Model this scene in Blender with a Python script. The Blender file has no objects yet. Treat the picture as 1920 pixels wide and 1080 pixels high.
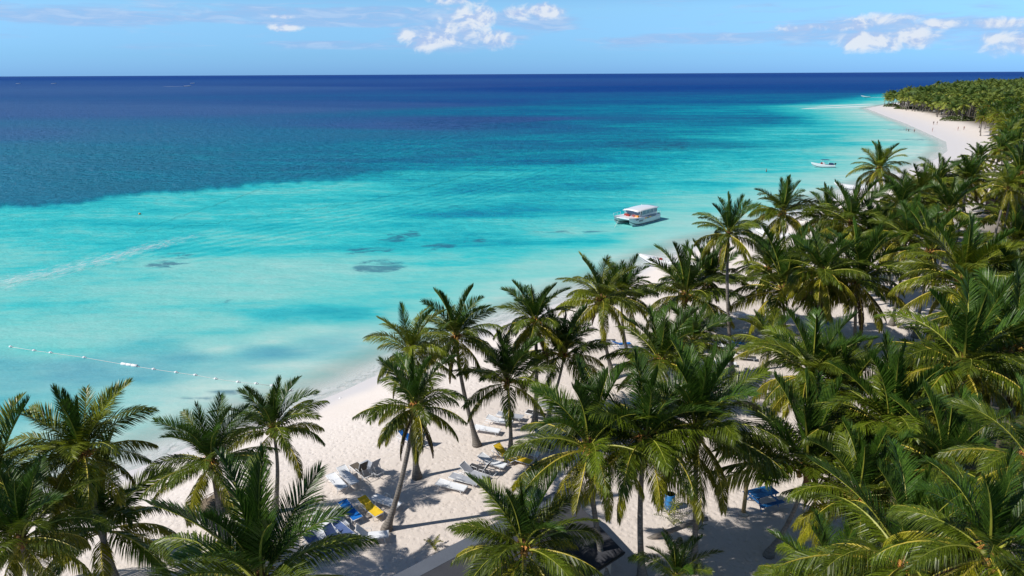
import bpy, bmesh, math, random
import numpy as np
from mathutils import Vector, Matrix, Euler, Quaternion
R = math.radians
SC = bpy.context.scene
COL = SC.collection

# ------------------------------------------------------------------ camera, sky, sun, exposure
CAM_H = 25.0
cd = bpy.data.cameras.new('camera'); cam = bpy.data.objects.new('camera', cd); COL.objects.link(cam)
cam.location = (0, 0, CAM_H)
cd.sensor_width = 36.0; cd.lens = 24.0; cd.clip_start = 0.5; cd.clip_end = 150000
PITCH = math.atan(401.5/1280.0)
cam.rotation_euler = (Matrix.Rotation(R(90)-PITCH, 4, 'X') @ Matrix.Rotation(-9/1920, 4, 'Z')).to_euler()
SC.camera = cam

SUN_EL = R(46); SUN_DIR = Vector((-0.966, -0.258, 0)).normalized()      # horizontal direction towards the sun
sd_ = bpy.data.lights.new('sun', 'SUN'); sd_.energy = 5.0; sd_.angle = R(0.53); sd_.color = (1.0, 0.95, 0.87)
sun = bpy.data.objects.new('sun', sd_); COL.objects.link(sun)
tosun = Vector((SUN_DIR.x*math.cos(SUN_EL), SUN_DIR.y*math.cos(SUN_EL), math.sin(SUN_EL)))
sun.rotation_euler = tosun.to_track_quat('Z', 'Y').to_euler(); sun.location = tosun*100

SC.view_settings.view_transform = 'Standard'; SC.view_settings.look = 'None'
SC.view_settings.exposure = 0.0; SC.view_settings.gamma = 1.0; SC.view_settings.use_curve_mapping = False

# ------------------------------------------------------------------ node helper
class N:
    def __init__(s, tree): s.t = tree; s.n = tree.nodes; s.l = tree.links
    def new(s, typ, **kw):
        n = s.n.new(typ)
        for k, v in kw.items(): setattr(n, k, v)
        return n
    def put(s, sock, v):
        if v is None: return
        if hasattr(v, 'node'): s.l.new(v, sock)
        elif isinstance(v, (tuple, list)) and sock.type == 'RGBA' and len(v) == 3: sock.default_value = (*v, 1)
        else: sock.default_value = v
    def m(s, op, a, b=None, c=None, clamp=False):
        n = s.new('ShaderNodeMath', operation=op, use_clamp=clamp)
        s.put(n.inputs[0], a); s.put(n.inputs[1], b); s.put(n.inputs[2], c)
        return n.outputs[0]
    def vm(s, op, a, b=None):
        n = s.new('ShaderNodeVectorMath', operation=op); s.put(n.inputs[0], a); s.put(n.inputs[1], b); return n.outputs[0]
    def ss(s, x, lo, hi, a=0.0, b=1.0):
        n = s.new('ShaderNodeMapRange', interpolation_type='SMOOTHSTEP')
        s.put(n.inputs[0], x); s.put(n.inputs[1], lo); s.put(n.inputs[2], hi); s.put(n.inputs[3], a); s.put(n.inputs[4], b)
        return n.outputs[0]
    def mix(s, f, a, b, mode='MIX'):
        n = s.new('ShaderNodeMix', data_type='RGBA', blend_type=mode)
        s.put(n.inputs[0], f); s.put(n.inputs[6], a); s.put(n.inputs[7], b); return n.outputs[2]
    def noise(s, vec, scale, detail=3, rough=.55, dist=0.0, out=0):
        n = s.new('ShaderNodeTexNoise'); s.put(n.inputs['Vector'], vec)
        n.inputs['Scale'].default_value = scale; n.inputs['Detail'].default_value = detail
        n.inputs['Roughness'].default_value = rough; n.inputs['Distortion'].default_value = dist
        return n.outputs[out]
    def mapping(s, vec, loc=(0,0,0), rot=(0,0,0), scale=(1,1,1), typ='POINT'):
        n = s.new('ShaderNodeMapping', vector_type=typ); s.put(n.inputs[0], vec)
        n.inputs[1].default_value = loc; n.inputs[2].default_value = rot; n.inputs[3].default_value = scale
        return n.outputs[0]
    def ramp(s, x, stops):
        n = s.new('ShaderNodeValToRGB'); s.put(n.inputs[0], x); cr = n.color_ramp
        while len(cr.elements) > 1: cr.elements.remove(cr.elements[-1])
        cr.elements[0].position = stops[0][0]; cr.elements[0].color = (*stops[0][1], 1)
        for p, c in stops[1:]:
            e = cr.elements.new(p); e.color = (*c, 1)
        return n.outputs[0]
    def attr(s, name, out='Fac', typ='GEOMETRY'):
        n = s.new('ShaderNodeAttribute', attribute_name=name, attribute_type=typ); return n.outputs[out]
    def pos(s): return s.new('ShaderNodeNewGeometry').outputs['Position']
    def sep(s, v):
        n = s.new('ShaderNodeSeparateXYZ'); s.put(n.inputs[0], v); return n.outputs
    def bump(s, h, strength, dist):
        n = s.new('ShaderNodeBump'); s.put(n.inputs['Height'], h); s.put(n.inputs['Strength'], strength); s.put(n.inputs['Distance'], dist)
        return n.outputs[0]

def srgb(r, g, b):
    f = lambda c: (c/255/12.92) if c/255 <= .04045 else ((c/255+.055)/1.055)**2.4
    return (f(r), f(g), f(b))

# ------------------------------------------------------------------ world: Nishita sky with clouds by direction
w = bpy.data.worlds.new('World'); SC.world = w; w.use_nodes = True
w.node_tree.nodes.clear(); k = N(w.node_tree)
sky = k.new('ShaderNodeTexSky', sky_type='NISHITA'); sky.sun_disc = False
sky.sun_elevation = SUN_EL; sky.sun_rotation = math.atan2(SUN_DIR.x, SUN_DIR.y)
sky.altitude = 0; sky.air_density = 1.0; sky.dust_density = 0.2; sky.ozone_density = 2.0
D = k.new('ShaderNodeTexCoord').outputs['Generated']
dx, dy, dz = k.sep(D)
az = k.m('MULTIPLY', k.m('ARCTAN2', dx, dy), 57.2958); el = k.m('MULTIPLY', k.m('ARCSINE', dz), 57.2958)
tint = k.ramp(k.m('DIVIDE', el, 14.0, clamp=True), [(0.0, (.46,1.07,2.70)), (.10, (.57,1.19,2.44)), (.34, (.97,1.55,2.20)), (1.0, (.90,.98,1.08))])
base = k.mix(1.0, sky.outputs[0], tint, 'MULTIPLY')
comb = k.new('ShaderNodeCombineXYZ'); k.put(comb.inputs[0], az); k.put(comb.inputs[1], el)
AE = comb.outputs[0]
def ellipses(lst):
    out = None
    for a, e, ra, re_ in lst:
        qa = k.m('POWER', k.m('ABSOLUTE', k.m('DIVIDE', k.m('SUBTRACT', az, a), ra)), 2.0)
        qe = k.m('POWER', k.m('ABSOLUTE', k.m('DIVIDE', k.m('SUBTRACT', el, e), re_)), 2.0)
        m_ = k.m('SUBTRACT', 1.0, k.m('ADD', qa, qe))
        out = m_ if out is None else k.m('MAXIMUM', out, m_)
    return k.m('MAXIMUM', out, -1.0)
# cumulus
cn = k.noise(k.mapping(AE, scale=(.8, 1.1, 1)), 0.62, 9, .56, .35)
cn2 = k.noise(k.mapping(AE, loc=(.22, -.30, 0), scale=(.8, 1.1, 1)), 0.62, 9, .56, .35)
cum = ellipses([(-3.75, 3.74, 2.59, 1.61), (-6.62, 2.56, 2.5, 1.09), (-1.59, 2.67, 2.31, 1.02), (-2.19, 4.32, 1.25, 1.15), (-5.06, 5.38, 1.85, 0.45), (-7.85, 2.83, 1.24, 0.54), (1.77, 4.61, 3.11, 0.76), (30.64, 3.05, 1.83, 0.44), (34.25, 3.04, 2.5, 0.42), (25.8, 3.42, 3.61, 0.63), (21.64, 3.19, 2.49, 0.44), (26.67, 1.99, 2.63, 0.92), (29.25, 2.27, 1.89, 0.83), (34.76, 1.79, 2.22, 0.98), (-17.09, 3.38, 1.7, 0.37), (-17.29, 4.12, 1.15, 0.22), (38.58, 2.91, 3.87, 0.77), (-38.9, 3.21, 3.44, 0.91)])
strat = ellipses([(-12.62, 4.26, 17.29, 0.83), (14.12, 2.41, 8.34, 0.54), (26.91, 2.69, 8.02, 1.33), (-30.43, 3.84, 7.28, 0.8), (-14.76, 2.15, 4.83, 0.38), (34.16, 1.97, 4.38, 1.31), (1.77, 3.91, 3.75, 0.96), (-4.52, 2.76, 5.88, 1.17)])
dens = k.m('ADD', k.m('MULTIPLY', cum, .62), k.m('MULTIPLY', k.m('SUBTRACT', cn, .5), 2.3))
cmask = k.ss(dens, .0, .70)
lit = k.ss(k.m('ADD', k.m('MULTIPLY', k.m('SUBTRACT', cn, cn2), 3.2), k.m('MULTIPLY', dens, .35)), -.12, .42)
ccol = k.mix(lit, (6.3, 8.2, 12.2), (11.2, 12.0, 13.2))
# thin layers of stratus
sn = k.noise(k.mapping(AE, scale=(.10, 1.0, 1)), 1.7, 7, .6, .5)
sn2 = k.noise(k.mapping(AE, loc=(7, 3, 0), scale=(.3, 1.7, 1)), 1.2, 6, .6, .8)
sfac = k.m('ADD', k.m('MULTIPLY', k.m('MAXIMUM', strat, -.25), .30), sn)
smask = k.m('MULTIPLY', k.ss(sfac, .43, .72), k.ss(el, .7, 2.6))
smask = k.m('MULTIPLY', smask, k.ss(sn2, .25, .6, .35, .8))
scol = k.mix(k.ss(sn2, .4, .7), (4.6, 7.2, 11.9), (6.6, 9.0, 12.8))
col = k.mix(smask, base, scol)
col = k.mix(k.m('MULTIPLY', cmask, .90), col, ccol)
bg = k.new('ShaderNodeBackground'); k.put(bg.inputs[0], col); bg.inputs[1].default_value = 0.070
k.l.new(bg.outputs[0], k.new('ShaderNodeOutputWorld').inputs[0])

# ------------------------------------------------------------------ baked map of the place (metres; camera stands above the origin)
SHORE=[(-41.28,21.88),(-38.21,32.76),(-31.42,35.98),(-28.39,37.95),(-25.08,39.77),(-23.42,41.91),(-20.87,44.85),(-16.74,48.16),(-14.13,51.23),(-12.4,53.58),(-9.73,57.18),(-5.25,62.31),(-0.02,68.32),(6.13,74.48),(14.39,84.05),(20.81,91.78),(29.4,101.59),(38.27,108.71),(53.65,125.28),(73.64,148.75),(91.93,168.09),(111.27,189.58),(128.11,207.48),(144.7,229.11),(162.87,259.81),(177.78,297.38),(200.34,354.63),(228.81,432.85),(258.29,511.97),(320,590),(368,650),(480,800),(740,1050),(1500,1400),(6000,2200)]
FOREST=[(282.1,535.5),(261.1,471.2),(253.9,431.2),(227.0,367.7),(207.7,323.6),(187.8,281.6),(168.9,243.3),(144.2,202.4),(118.5,165.4),(94.0,134.8),(77.5,117.6),(67.1,109.2),(59.7,103.7),(52.3,98.7),(47.7,93.9),(51.4,93.7),(55.6,90.5),(57.2,84.9),(49.7,71.8),(39.8,59.3),(32.9,52.2),(26.5,43.3),(22.3,36.6),(17.3,25.7),(40,18),(400,18),(1500,900),(1500,1390),(740,1035),(490,790),(380,650),(335,600)]
HAND_PALMS=[
(-21.62, 24.85, -21.62, 24.85, 8.9, 3.5, 'dark palm cut by the left edge of the photo, beside the water'),
(-20.09, 27.98, -19.86, 27.98, 4.19, 4.2, 'dark palm with wide spread fronds at the lower left, in front of the bushy one'),
(-19.28, 27.52, -19.28, 27.02, 8.9, 3.22, 'bushy palm at the lower left rising against the pale shallow water'),
(-14.17, 26.99, -13.57, 26.99, 8.4, 2.81, 'small neat palm on the sand, right of the lower left pair, over the dark lounger'),
(-13.9, 34.13, -13.3, 33.83, 6.2, 3.13, 'palm with tall fan crown at the left end of the open beach'),
(-7.97, 17.81, -7.97, 17.81, 9.7, 3.84, 'large dark palm at the bottom edge, left of the building, shading the blue loungers'),
(0.45, 24.77, 0.45, 24.77, 5.5, 3.47, 'low palm with long side fronds growing over the grey roof'),
(-7.06, 32.23, -5.08, 32.23, 8.42, 3.04, 'palm with strongly leaning dark trunk beside the white and yellow loungers'),
(-6.01, 37.4, -6.01, 37.4, 9.4, 2.93, 'palm standing against the water behind the leaning one, leftmost of the shoreline row'),
(-2.41, 41.18, -3.63, 41.18, 8.81, 3.17, 'palm with curved trunk flared at its base, standing in the open sand by the waterline'),
(-0.16, 39.99, -0.34, 39.99, 6.15, 3.6, 'palm with slim trunk just right of the flared trunk, yellow hanging fronds'),
(1.55, 43.66, 1.55, 43.66, 8.9, 2.94, 'palm with round ball shaped crown against pale shallows'),
(2.48, 44.51, 3.66, 44.51, 6.14, 3.55, 'palm with bright upright spear fronds just below the round crowned palm'),
(8.42, 51.84, 7.17, 51.84, 7.76, 3.76, 'palm with brown skirt of dead fronds and slender trunk on white sand'),
(10.3, 56.24, 9.48, 56.24, 6.54, 3.49, 'palm close behind and right of the one with the brown skirt'),
(16.13, 59.91, 16.0, 59.91, 5.46, 4.97, 'dense bushy palm just right of the white boat at the shore'),
(19.5, 62.8, 18.88, 62.8, 5.85, 3.97, 'palm half hidden behind the bushy one, with flared grey trunk base'),
(18.42, 52.4, 17.02, 52.4, 13.0, 3.0, 'tallest palm with bare straight grey trunk, crown against turquoise water'),
(33.96, 80.86, 32.52, 80.86, 8.87, 4.44, 'palm with heavy hanging crown right of the tallest palm, tips over the water'),
(36.6, 78.09, 36.6, 78.09, 8.9, 3.88, 'pale green palm between the heavy hanging crown and the orange hearted crown'),
(35.73, 70.69, 35.73, 70.69, 9.9, 4.64, 'palm with bright orange heart in its crown, near the small beached boat'),
(46.1, 86.11, 46.1, 86.11, 13.4, 3.62, 'tall palm whose crown stands out against the bay, under the moored canopy boat'),
(45.42, 78.87, 45.42, 78.87, 9.9, 4.35, 'palm with orange brown heart and drooping yellow fronds right of the tall bay palm'),
(51.64, 85.96, 51.64, 85.96, 9.9, 4.48, 'palm with single upright fan frond behind the drooping yellow one'),
(49.64, 76.5, 49.64, 76.5, 9.9, 4.09, 'palm with dense fan and dark heart left of the lone standing person'),
(57.46, 91.69, 57.46, 91.69, 10.9, 3.86, 'palm with broad upright tuft at the foot of the bay beach'),
(61.55, 92.04, 61.55, 92.04, 10.9, 3.78, 'palm with loose crown near the corner of the bay beach'),
(54.19, 74.29, 54.19, 74.29, 12.9, 2.87, 'palm with pale swollen bare top and few fronds near the right edge'),
(63.29, 85.29, 63.29, 85.29, 12.9, 3.94, 'palm with drooping yellow fronds at the right edge, behind the swollen trunk'),
(72.71, 97.75, 71.66, 97.75, 5.2, 4.53, 'slim young palm standing in front of the dark shed roof'),
(10.52, 44.9, 10.52, 44.9, 5.4, 4.16, 'low palm with shaggy upright fan in the middle of the grove, near the blue sunbeds'),
(14.22, 49.87, 14.22, 49.87, 4.9, 3.24, 'dark low palm tucked behind the shaggy low one'),
(25.7, 59.6, 24.92, 59.6, 6.03, 5.82, 'broad heavy palm right of the tallest trunk, crown full of arching fronds'),
(26.15, 55.11, 26.15, 55.11, 8.9, 3.99, 'palm crown between the broad heavy one and the dark shaded one'),
(31.1, 57.51, 30.37, 57.51, 7.6, 5.15, 'dark shaded palm with straight trunk standing beside the sandy clearing'),
(48.48, 85.2, 47.62, 85.2, 5.88, 4.13, 'palm with yellow hanging fronds at the far end of the sandy clearing'),
(38.31, 60.54, 38.31, 60.54, 9.4, 4.14, "pale yellow green palm right of the sandy clearing's far end"),
(32.86, 47.59, 32.86, 47.59, 10.4, 4.71, 'large dark crown palm in front of the thatched hut'),
(60.01, 77.75, 58.87, 77.75, 5.69, 5.12, 'bright yellow green palm at the right edge beside the thatched hut'),
(19.44, 47.8, 19.44, 47.8, 5.4, 3.03, 'small palm with upright fan above the empty loungers in the grove'),
(18.29, 38.19, 18.29, 38.19, 7.4, 4.12, 'palm with long yellow lower fronds beside the bright sand path'),
(24.49, 36.0, 24.49, 36.0, 7.9, 3.69, 'palm with two bright upright fronds in the right hand grove'),
(23.65, 32.91, 23.65, 32.91, 10.4, 4.48, 'palm with orange heart and long arching side fronds in the right hand grove'),
(27.95, 35.21, 27.95, 35.21, 10.4, 4.32, 'dark palm at the right edge behind the orange hearted one'),
(17.93, 28.9, 17.93, 28.9, 8.9, 4.13, 'palm with one curled yellow frond in the middle of the right hand grove'),
(13.31, 29.83, 14.78, 29.83, 6.07, 4.78, 'palm with leaning dark trunk and very tall central fan, right of the blue table'),
(6.41, 27.93, 6.11, 27.93, 8.95, 4.09, 'big palm in the centre foreground with hanging coconuts and grey trunk'),
(9.22, 28.98, 8.73, 28.98, 8.79, 4.22, 'palm with dark straight trunk crossing the fallen log, orange coconuts'),
(4.59, 27.76, 3.5, 27.76, 8.61, 3.72, 'palm over the corner of the grey roof, left of the coconut bearing one'),
(12.24, 17.71, 12.24, 17.71, 10.4, 3.72, 'huge palm in the lower right corner area with tall striped spear fronds'),
(12.57, 15.07, 12.57, 15.07, 12.9, 2.73, 'nearest palm at the lower right with orange heart and towering fronds'),
(11.51, 20.18, 11.51, 20.18, 6.9, 2.98, 'palm cut by the bottom edge right of the leaning dark trunk'),
(17.62, 20.45, 17.62, 20.45, 12.4, 2.72, 'palm cut by the right edge above the nearest palm'),
(7.55, 26.18, 7.55, 26.18, 2.7, 2.21, 'little stemless palm at the bottom edge right of the grey trunk'),
(24.7, 63.33, 24.7, 63.33, 6.9, 3.51, 'small palm peeping out behind the tallest trunk on the right'),
(34.24, 74.39, 34.24, 74.39, 5.4, 3.5, 'low palm below the pale green one near the shore'),
(37.68, 69.24, 37.68, 69.24, 8.9, 3.68, 'palm beside the trunk at the far end of the clearing, on its left'),
(37.8, 63.75, 37.8, 63.75, 9.9, 3.77, 'palm between the drooping yellow one and the pale yellow green one'),
(31.88, 43.56, 31.88, 43.56, 8.9, 3.98, 'palm crown behind the orange hearted one of the right hand grove'),
(36.46, 46.6, 36.46, 46.6, 9.4, 4.32, 'upright feathery palm at the right edge below the yellow green one'),
(19.74, 36.42, 19.74, 36.42, 6.9, 3.57, 'palm hidden between the sand path palm and the curled frond palm'),
(15.05, 25.62, 15.05, 25.62, 7.4, 3.3, 'dark palm behind the huge lower right one'),
(18.3, 25.32, 18.3, 25.32, 8.9, 3.45, 'palm with arching bright fronds left of the nearest palm'),
(-19.06, 22.36, -19.06, 22.36, 7.9, 3.08, 'palm in the lower left corner, mostly its dark side fronds in view'),
]
GROVE_PALMS=[(23.7,24.4,5.8),(28.1,28.1,4.2),(32.8,37.1,4.1),(37.4,40.1,5.1),(41.7,44.2,6.4),(41.2,53.5,5.2),(47.2,50.6,6.0),(44.1,61.0,4.6),(50.0,57.6,6.4),(52.9,62.5,6.4),(53.3,68.3,3.4),(57.5,65.3,4.6),(57.9,70.6,6.0),(62.9,73.4,6.6),(69.1,76.6,6.9),(68.4,82.8,5.2),(73.5,81.0,5.5),(58.6,96.8,8.2),(73.6,86.6,9.4),(68.2,92.5,8.8),(63.9,97.6,7.1),(58.1,102.4,5.0),(76.7,91.1,8.0),(63.8,103.6,7.1),(82.9,95.4,7.3),(88.3,98.1,8.4),(85.9,107.0,9.5),(76.6,114.4,7.3),(92.0,103.2,8.2),(82.6,112.6,7.0),(88.7,111.4,10.0),(79.1,119.1,6.9),(94.5,108.1,7.6),(93.6,113.9,8.9),(99.4,112.1,7.8),(97.5,119.0,9.6),(88.4,128.2,8.2),(97.0,124.3,8.0),(102.9,119.8,8.7),(94.0,129.2,8.8),(107.2,123.0,7.3),(102.8,127.0,7.1),(94.1,134.9,9.5),(100.4,133.1,8.0),(109.3,130.5,8.2),(100.2,139.1,9.3),(114.9,129.4,9.8),(109.9,137.4,8.9),(117.4,134.6,9.4),(105.6,144.6,9.5),(113.0,142.6,7.5),(122.3,137.8,10.0),(107.8,151.5,9.6),(118.5,145.2,9.9),(124.3,144.6,9.1),(114.5,152.6,7.4),(121.8,150.2,8.1),(129.6,146.7,9.4),(116.1,161.5,10.0),(123.9,157.3,8.5),(129.6,152.7,9.0),(129.8,160.8,9.6),(122.2,166.7,9.9),(136.1,157.8,7.4),(128.1,168.2,8.4),(136.8,165.0,7.8),(125.3,174.6,9.1),(133.7,169.8,9.8),(142.4,164.2,7.0),(135.2,175.3,7.4),(145.3,169.2,7.9),(131.0,181.2,9.6),(141.2,174.2,7.7),(139.3,181.5,7.3),(134.6,186.8,8.4),(148.4,176.1,9.1),(154.5,176.6,9.3),(148.5,181.9,7.8),(145.3,187.6,8.3),(139.5,192.6,9.1),(154.4,182.5,8.5),(151.2,188.0,9.0),(146.5,193.1,9.2),(142.4,198.1,9.0),(159.4,185.5,9.9),(152.1,195.3,9.8),(147.5,200.8,9.4),(157.6,193.3,10.0),(165.7,188.4,9.8),(154.0,201.8,7.5),(164.6,194.3,9.2),(150.0,207.6,8.8),(162.2,200.0,8.0),(156.6,207.1,8.7),(154.2,212.3,9.0),(172.9,197.7,8.3),(162.4,207.5,9.3),(168.3,202.8,10.0),(155.6,218.0,9.6),(161.1,214.0,9.3),(178.4,202.8,7.8),(167.2,212.6,8.2),(175.2,207.5,7.7),(161.6,219.9,8.2),(157.1,223.6,7.3),(167.4,218.2,9.5),(174.3,216.9,9.6),(162.5,226.0,7.3),(181.9,211.4,7.8),(168.7,224.7,7.6),(179.8,219.4,8.6),(166.2,230.4,7.5),(188.1,214.5,8.0),(174.8,226.3,7.7),(165.9,236.6,9.3),(181.1,225.4,8.8),(186.6,224.3,7.1),(178.5,231.8,8.3),(171.7,237.0,8.7),(193.1,220.6,9.9),(192.0,227.0,8.6),(185.2,234.0,8.1),(170.8,244.8,9.7),(179.5,238.5,7.3),(197.6,226.9,9.5),(193.0,232.9,9.7),(188.9,238.4,9.7),(176.8,247.8,8.9),(183.2,247.2,9.8),(194.5,239.0,7.4),(174.9,253.7,9.1),(203.3,231.7,7.5),(189.3,244.0,8.2),(200.0,240.9,9.1),(189.8,250.2,8.1),(195.3,246.0,8.3),(207.4,237.5,8.6),(183.4,257.1,9.2),(180.9,262.2,8.0),(205.3,244.7,8.9),(196.9,252.4,9.8),(201.6,249.0,10.0),(189.6,259.7,7.4),(212.1,243.7,7.3),(208.0,250.0,7.2),(184.9,268.0,7.3),(203.3,255.1,8.0),(199.8,259.8,9.1),(214.6,250.1,9.8),(191.3,268.5,8.7),(198.0,265.3,9.7),(185.0,274.6,7.4),(211.5,255.1,8.0),(208.1,259.7,7.8),(204.8,266.0,7.1),(218.6,255.7,7.8),(195.5,274.5,9.3),(214.0,261.0,8.4),(191.4,278.7,9.2),(201.4,273.8,9.9),(210.2,268.7,7.1),(199.2,279.1,8.2),(221.2,263.0,9.0),(226.0,259.6,7.5),(215.2,271.3,7.8),(207.7,277.6,9.7),(221.1,269.9,8.4),(204.4,283.3,10.0),(195.0,290.3,7.2),(200.3,288.4,7.8),(231.0,264.6,8.8),(217.3,277.3,8.1),(212.8,281.1,9.5),(228.1,270.8,8.7),(223.1,276.4,8.1),(206.7,292.3,7.4),(216.9,286.2,9.6),(212.0,290.3,9.8),(203.5,296.9,8.5),(228.6,278.2,7.4),(236.2,272.4,8.6),(224.2,284.1,8.3),(219.6,291.9,9.6),(208.5,300.2,9.4),(237.4,278.8,9.7),(214.6,296.9,8.1),(230.6,286.8,8.5),(226.4,290.5,8.7),(207.5,306.1,9.9),(243.8,279.3,7.6),(214.2,303.2,9.4),(225.0,296.4,9.7),(220.3,300.1,8.8),(240.9,284.4,7.3),(231.2,295.7,7.2),(209.6,312.9,8.5),(218.8,306.9,8.3),(248.9,285.1,8.6),(239.6,293.3,7.9),(225.4,304.8,7.4),(236.4,298.0,9.1),(220.9,312.5,9.3),(249.9,291.3,7.4),(217.2,316.9,8.4),(230.8,307.7,9.3),(236.2,304.2,9.5),(226.6,313.8,9.8),(248.6,296.9,8.5),(255.6,292.7,7.1),(245.6,301.9,9.7),(223.4,318.7,9.8),(236.4,310.7,7.0),(231.9,316.8,7.5),(244.4,310.9,8.4),(257.7,300.2,8.7),(229.2,323.2,9.7),(254.4,305.2,9.3),(241.0,316.8,9.9),(250.0,310.0,9.3),(263.5,304.0,7.4),(238.4,324.1,9.7),(247.0,318.7,7.3),(257.6,310.4,9.2),(233.6,330.0,9.4),(253.2,317.9,8.0),(261.0,316.5,7.2),(243.7,331.0,7.6),(266.1,314.1,9.3),(252.2,325.8,9.9),(237.2,339.0,9.3),(272.0,312.0,7.8),(270.8,317.6,9.9),(259.6,327.9,7.6),(268.4,322.7,7.1),(255.4,336.0,9.8),(244.0,344.5,9.7)]
DEPTH_NEAR=[(-97.8,128.92,0.42,0.0),(-66.85,128.18,0.4,0.0),(-36.24,127.44,0.42,0.0),(-17.33,138.15,0.46,0.05),(-5.95,126.71,0.52,0.05),(14.06,126.23,0.46,0.05),(33.93,125.75,0.28,0.0),(40.3,120.69,0.18,0.0),(-52.46,145.41,0.4,0.0),(-39.81,159.53,0.4,0.0),(-20.76,167.24,0.5,0.1),(-1.13,158.38,0.56,0.1),(17.4,157.83,0.55,0.1),(41.91,157.1,0.42,0.0),(66.21,156.38,0.28,0.0),(77.69,160.01,0.15,0.0),(6.66,209.54,0.64,0.1),(38.85,208.29,0.56,0.0),(70.66,207.05,0.45,0.0),(86.43,206.44,0.38,0.0),(105.24,205.71,0.3,0.0),(125.31,218.97,0.15,0.0),(57.44,256.71,0.66,0.3),(103.98,276.08,0.5,0.0),(146.76,299.13,0.42,0.0),(157.66,285.37,0.28,0.0),(130.61,389.04,0.6,0.1),(173.61,385.91,0.52,0.0),(204.88,407.66,0.35,0.0),(-81.9,106.65,0.38,0.0),(-56.04,106.13,0.4,0.0),(-30.41,105.61,0.37,0.0),(-17.68,105.35,0.4,0.0),(-5.02,105.1,0.46,0.05),(11.79,104.76,0.38,0.0),(24.32,104.5,0.22,0.0),(-70.44,90.61,0.3,0.0),(-48.24,90.23,0.28,0.0),(-26.2,89.84,0.22,0.0),(-4.34,89.46,0.36,0.0),(6.53,89.27,0.28,0.0),(15.63,91.87,0.14,0.0),(-58.91,74.47,0.26,0.0),(-41.34,76.16,0.22,0.0),(-29.45,78.02,0.2,0.0),(-19.34,75.84,0.28,0.0),(-10.09,76.7,0.32,0.0),(-0.65,78.63,0.22,0.0),(5.15,78.54,0.1,0.0),(-52.75,65.84,0.28,0.0),(-41.68,65.7,0.24,0.0),(-31.31,67.12,0.26,0.0),(-23.39,68.64,0.4,0.15),(-18.06,70.26,0.44,0.15),(-12.5,71.95,0.3,0.05),(-5.7,68.4,0.12,0.0),(-44.43,61.42,0.3,0.0),(-34.04,61.29,0.36,0.26),(-29.56,65.54,0.36,0.1),(-28.75,60.96,0.16,0.0),(-24.26,62.83,0.12,0.0),(-20.78,65.43,0.14,0.0),(-30.26,58.65,0.36,0.59),(-23.24,59.84,0.32,0.59),(-17.84,62.47,0.26,0.3),(-13.92,63.85,0.19,0.1),(-45.19,55.26,0.34,0.51),(-38.09,55.18,0.32,0.68),(-33.36,55.13,0.3,0.59),(-26.77,56.2,0.2,0.26),(-19.58,56.11,0.12,0.05),(-40.81,49.12,0.28,0.34),(-36.54,49.08,0.22,0.26),(-31.14,50.92,0.12,0.09),(-24.96,51.85,0.08,0.0),(-27.13,47.21,0.1,0.0),(-18.26,51.77,0.08,0.0),(-35.63,41.87,0.14,0.09),(-31.37,44.02,0.07,0.0),(-33.29,38.59,0.1,0.0),(-50.41,45.77,0.29,0.34),(-92.83,91.0,0.3,0.0),(-43.75,38.68,0.09,0.0)]
DEPTH_FAR=[(-31631.12,31235.25,1,0.1),(-8368.2,11708.32,1,0.1),(-3589.93,10503.85,1,0),(297.47,9523.95,1,0),(3521.91,8711.16,1,0),(6317.65,8990.17,1,0),(8561.42,7440.84,1,0),(-929.91,1293.95,0.98,0.55),(-612.63,1464.35,0.98,0.5),(-199.78,1686.06,1,0.15),(229.3,1264.5,0.97,0),(569.99,1183.63,0.95,0),(-405.03,559.07,0.95,0.7),(-229.06,542.43,0.93,0.7),(-122.46,627.97,0.96,0.4),(-29.85,678.4,0.92,0.1),(71.15,666.07,0.84,0.05),(168.59,654.17,0.82,0),(262.65,642.68,0.8,0),(320.23,661.65,0.78,0),(32.44,467.64,0.78,0.05),(93.6,511.91,0.74,0),(143.83,484.93,0.68,0),(202.62,494.06,0.6,0),(260.63,537.1,0.55,0.1),(-234.74,320.65,0.88,0.6),(-159.19,316.39,0.84,0.55),(-85.57,312.24,0.82,0.4),(-43.39,359.24,0.92,0.5),(-2.58,398.72,0.94,0.45),(16.63,355.33,0.84,0.2),(40.22,373.56,0.76,0.1),(78.03,351.33,0.68,0.1),(-160.02,216.03,0.78,0.55),(-108.98,214.05,0.74,0.5),(-58.84,212.09,0.74,0.35),(-27.61,225.32,0.72,0.25),(-1.74,259.54,0.74,0.2),(25.01,268.78,0.7,0.15),(-121.4,161.96,0.76,0.6),(-95.65,161.19,0.72,0.6),(-77.55,178.25,0.72,0.5),(-52.31,187.63,0.7,0.4),(-30.56,198.23,0.66,0.2),(-9.57,210.18,0.66,0.15),(-104.29,138.0,0.74,0.65),(-93.11,146.52,0.74,0.6),(-229.52,218.74,0.78,0.5),(-151.47,141.65,0.74,0.6)]
DROP_OFF=[(-135.36,125.74),(-101.76,134.46),(-92.95,140.74),(-82.89,148.95),(-69.8,159.63),(-52.38,168.23),(-36.43,180.84),(-20.59,190.91),(0.18,209.8),(29.28,235.82),(61.13,273.66),(111.67,331.55),(195.53,435.58),(276.07,535.52)]
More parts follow.
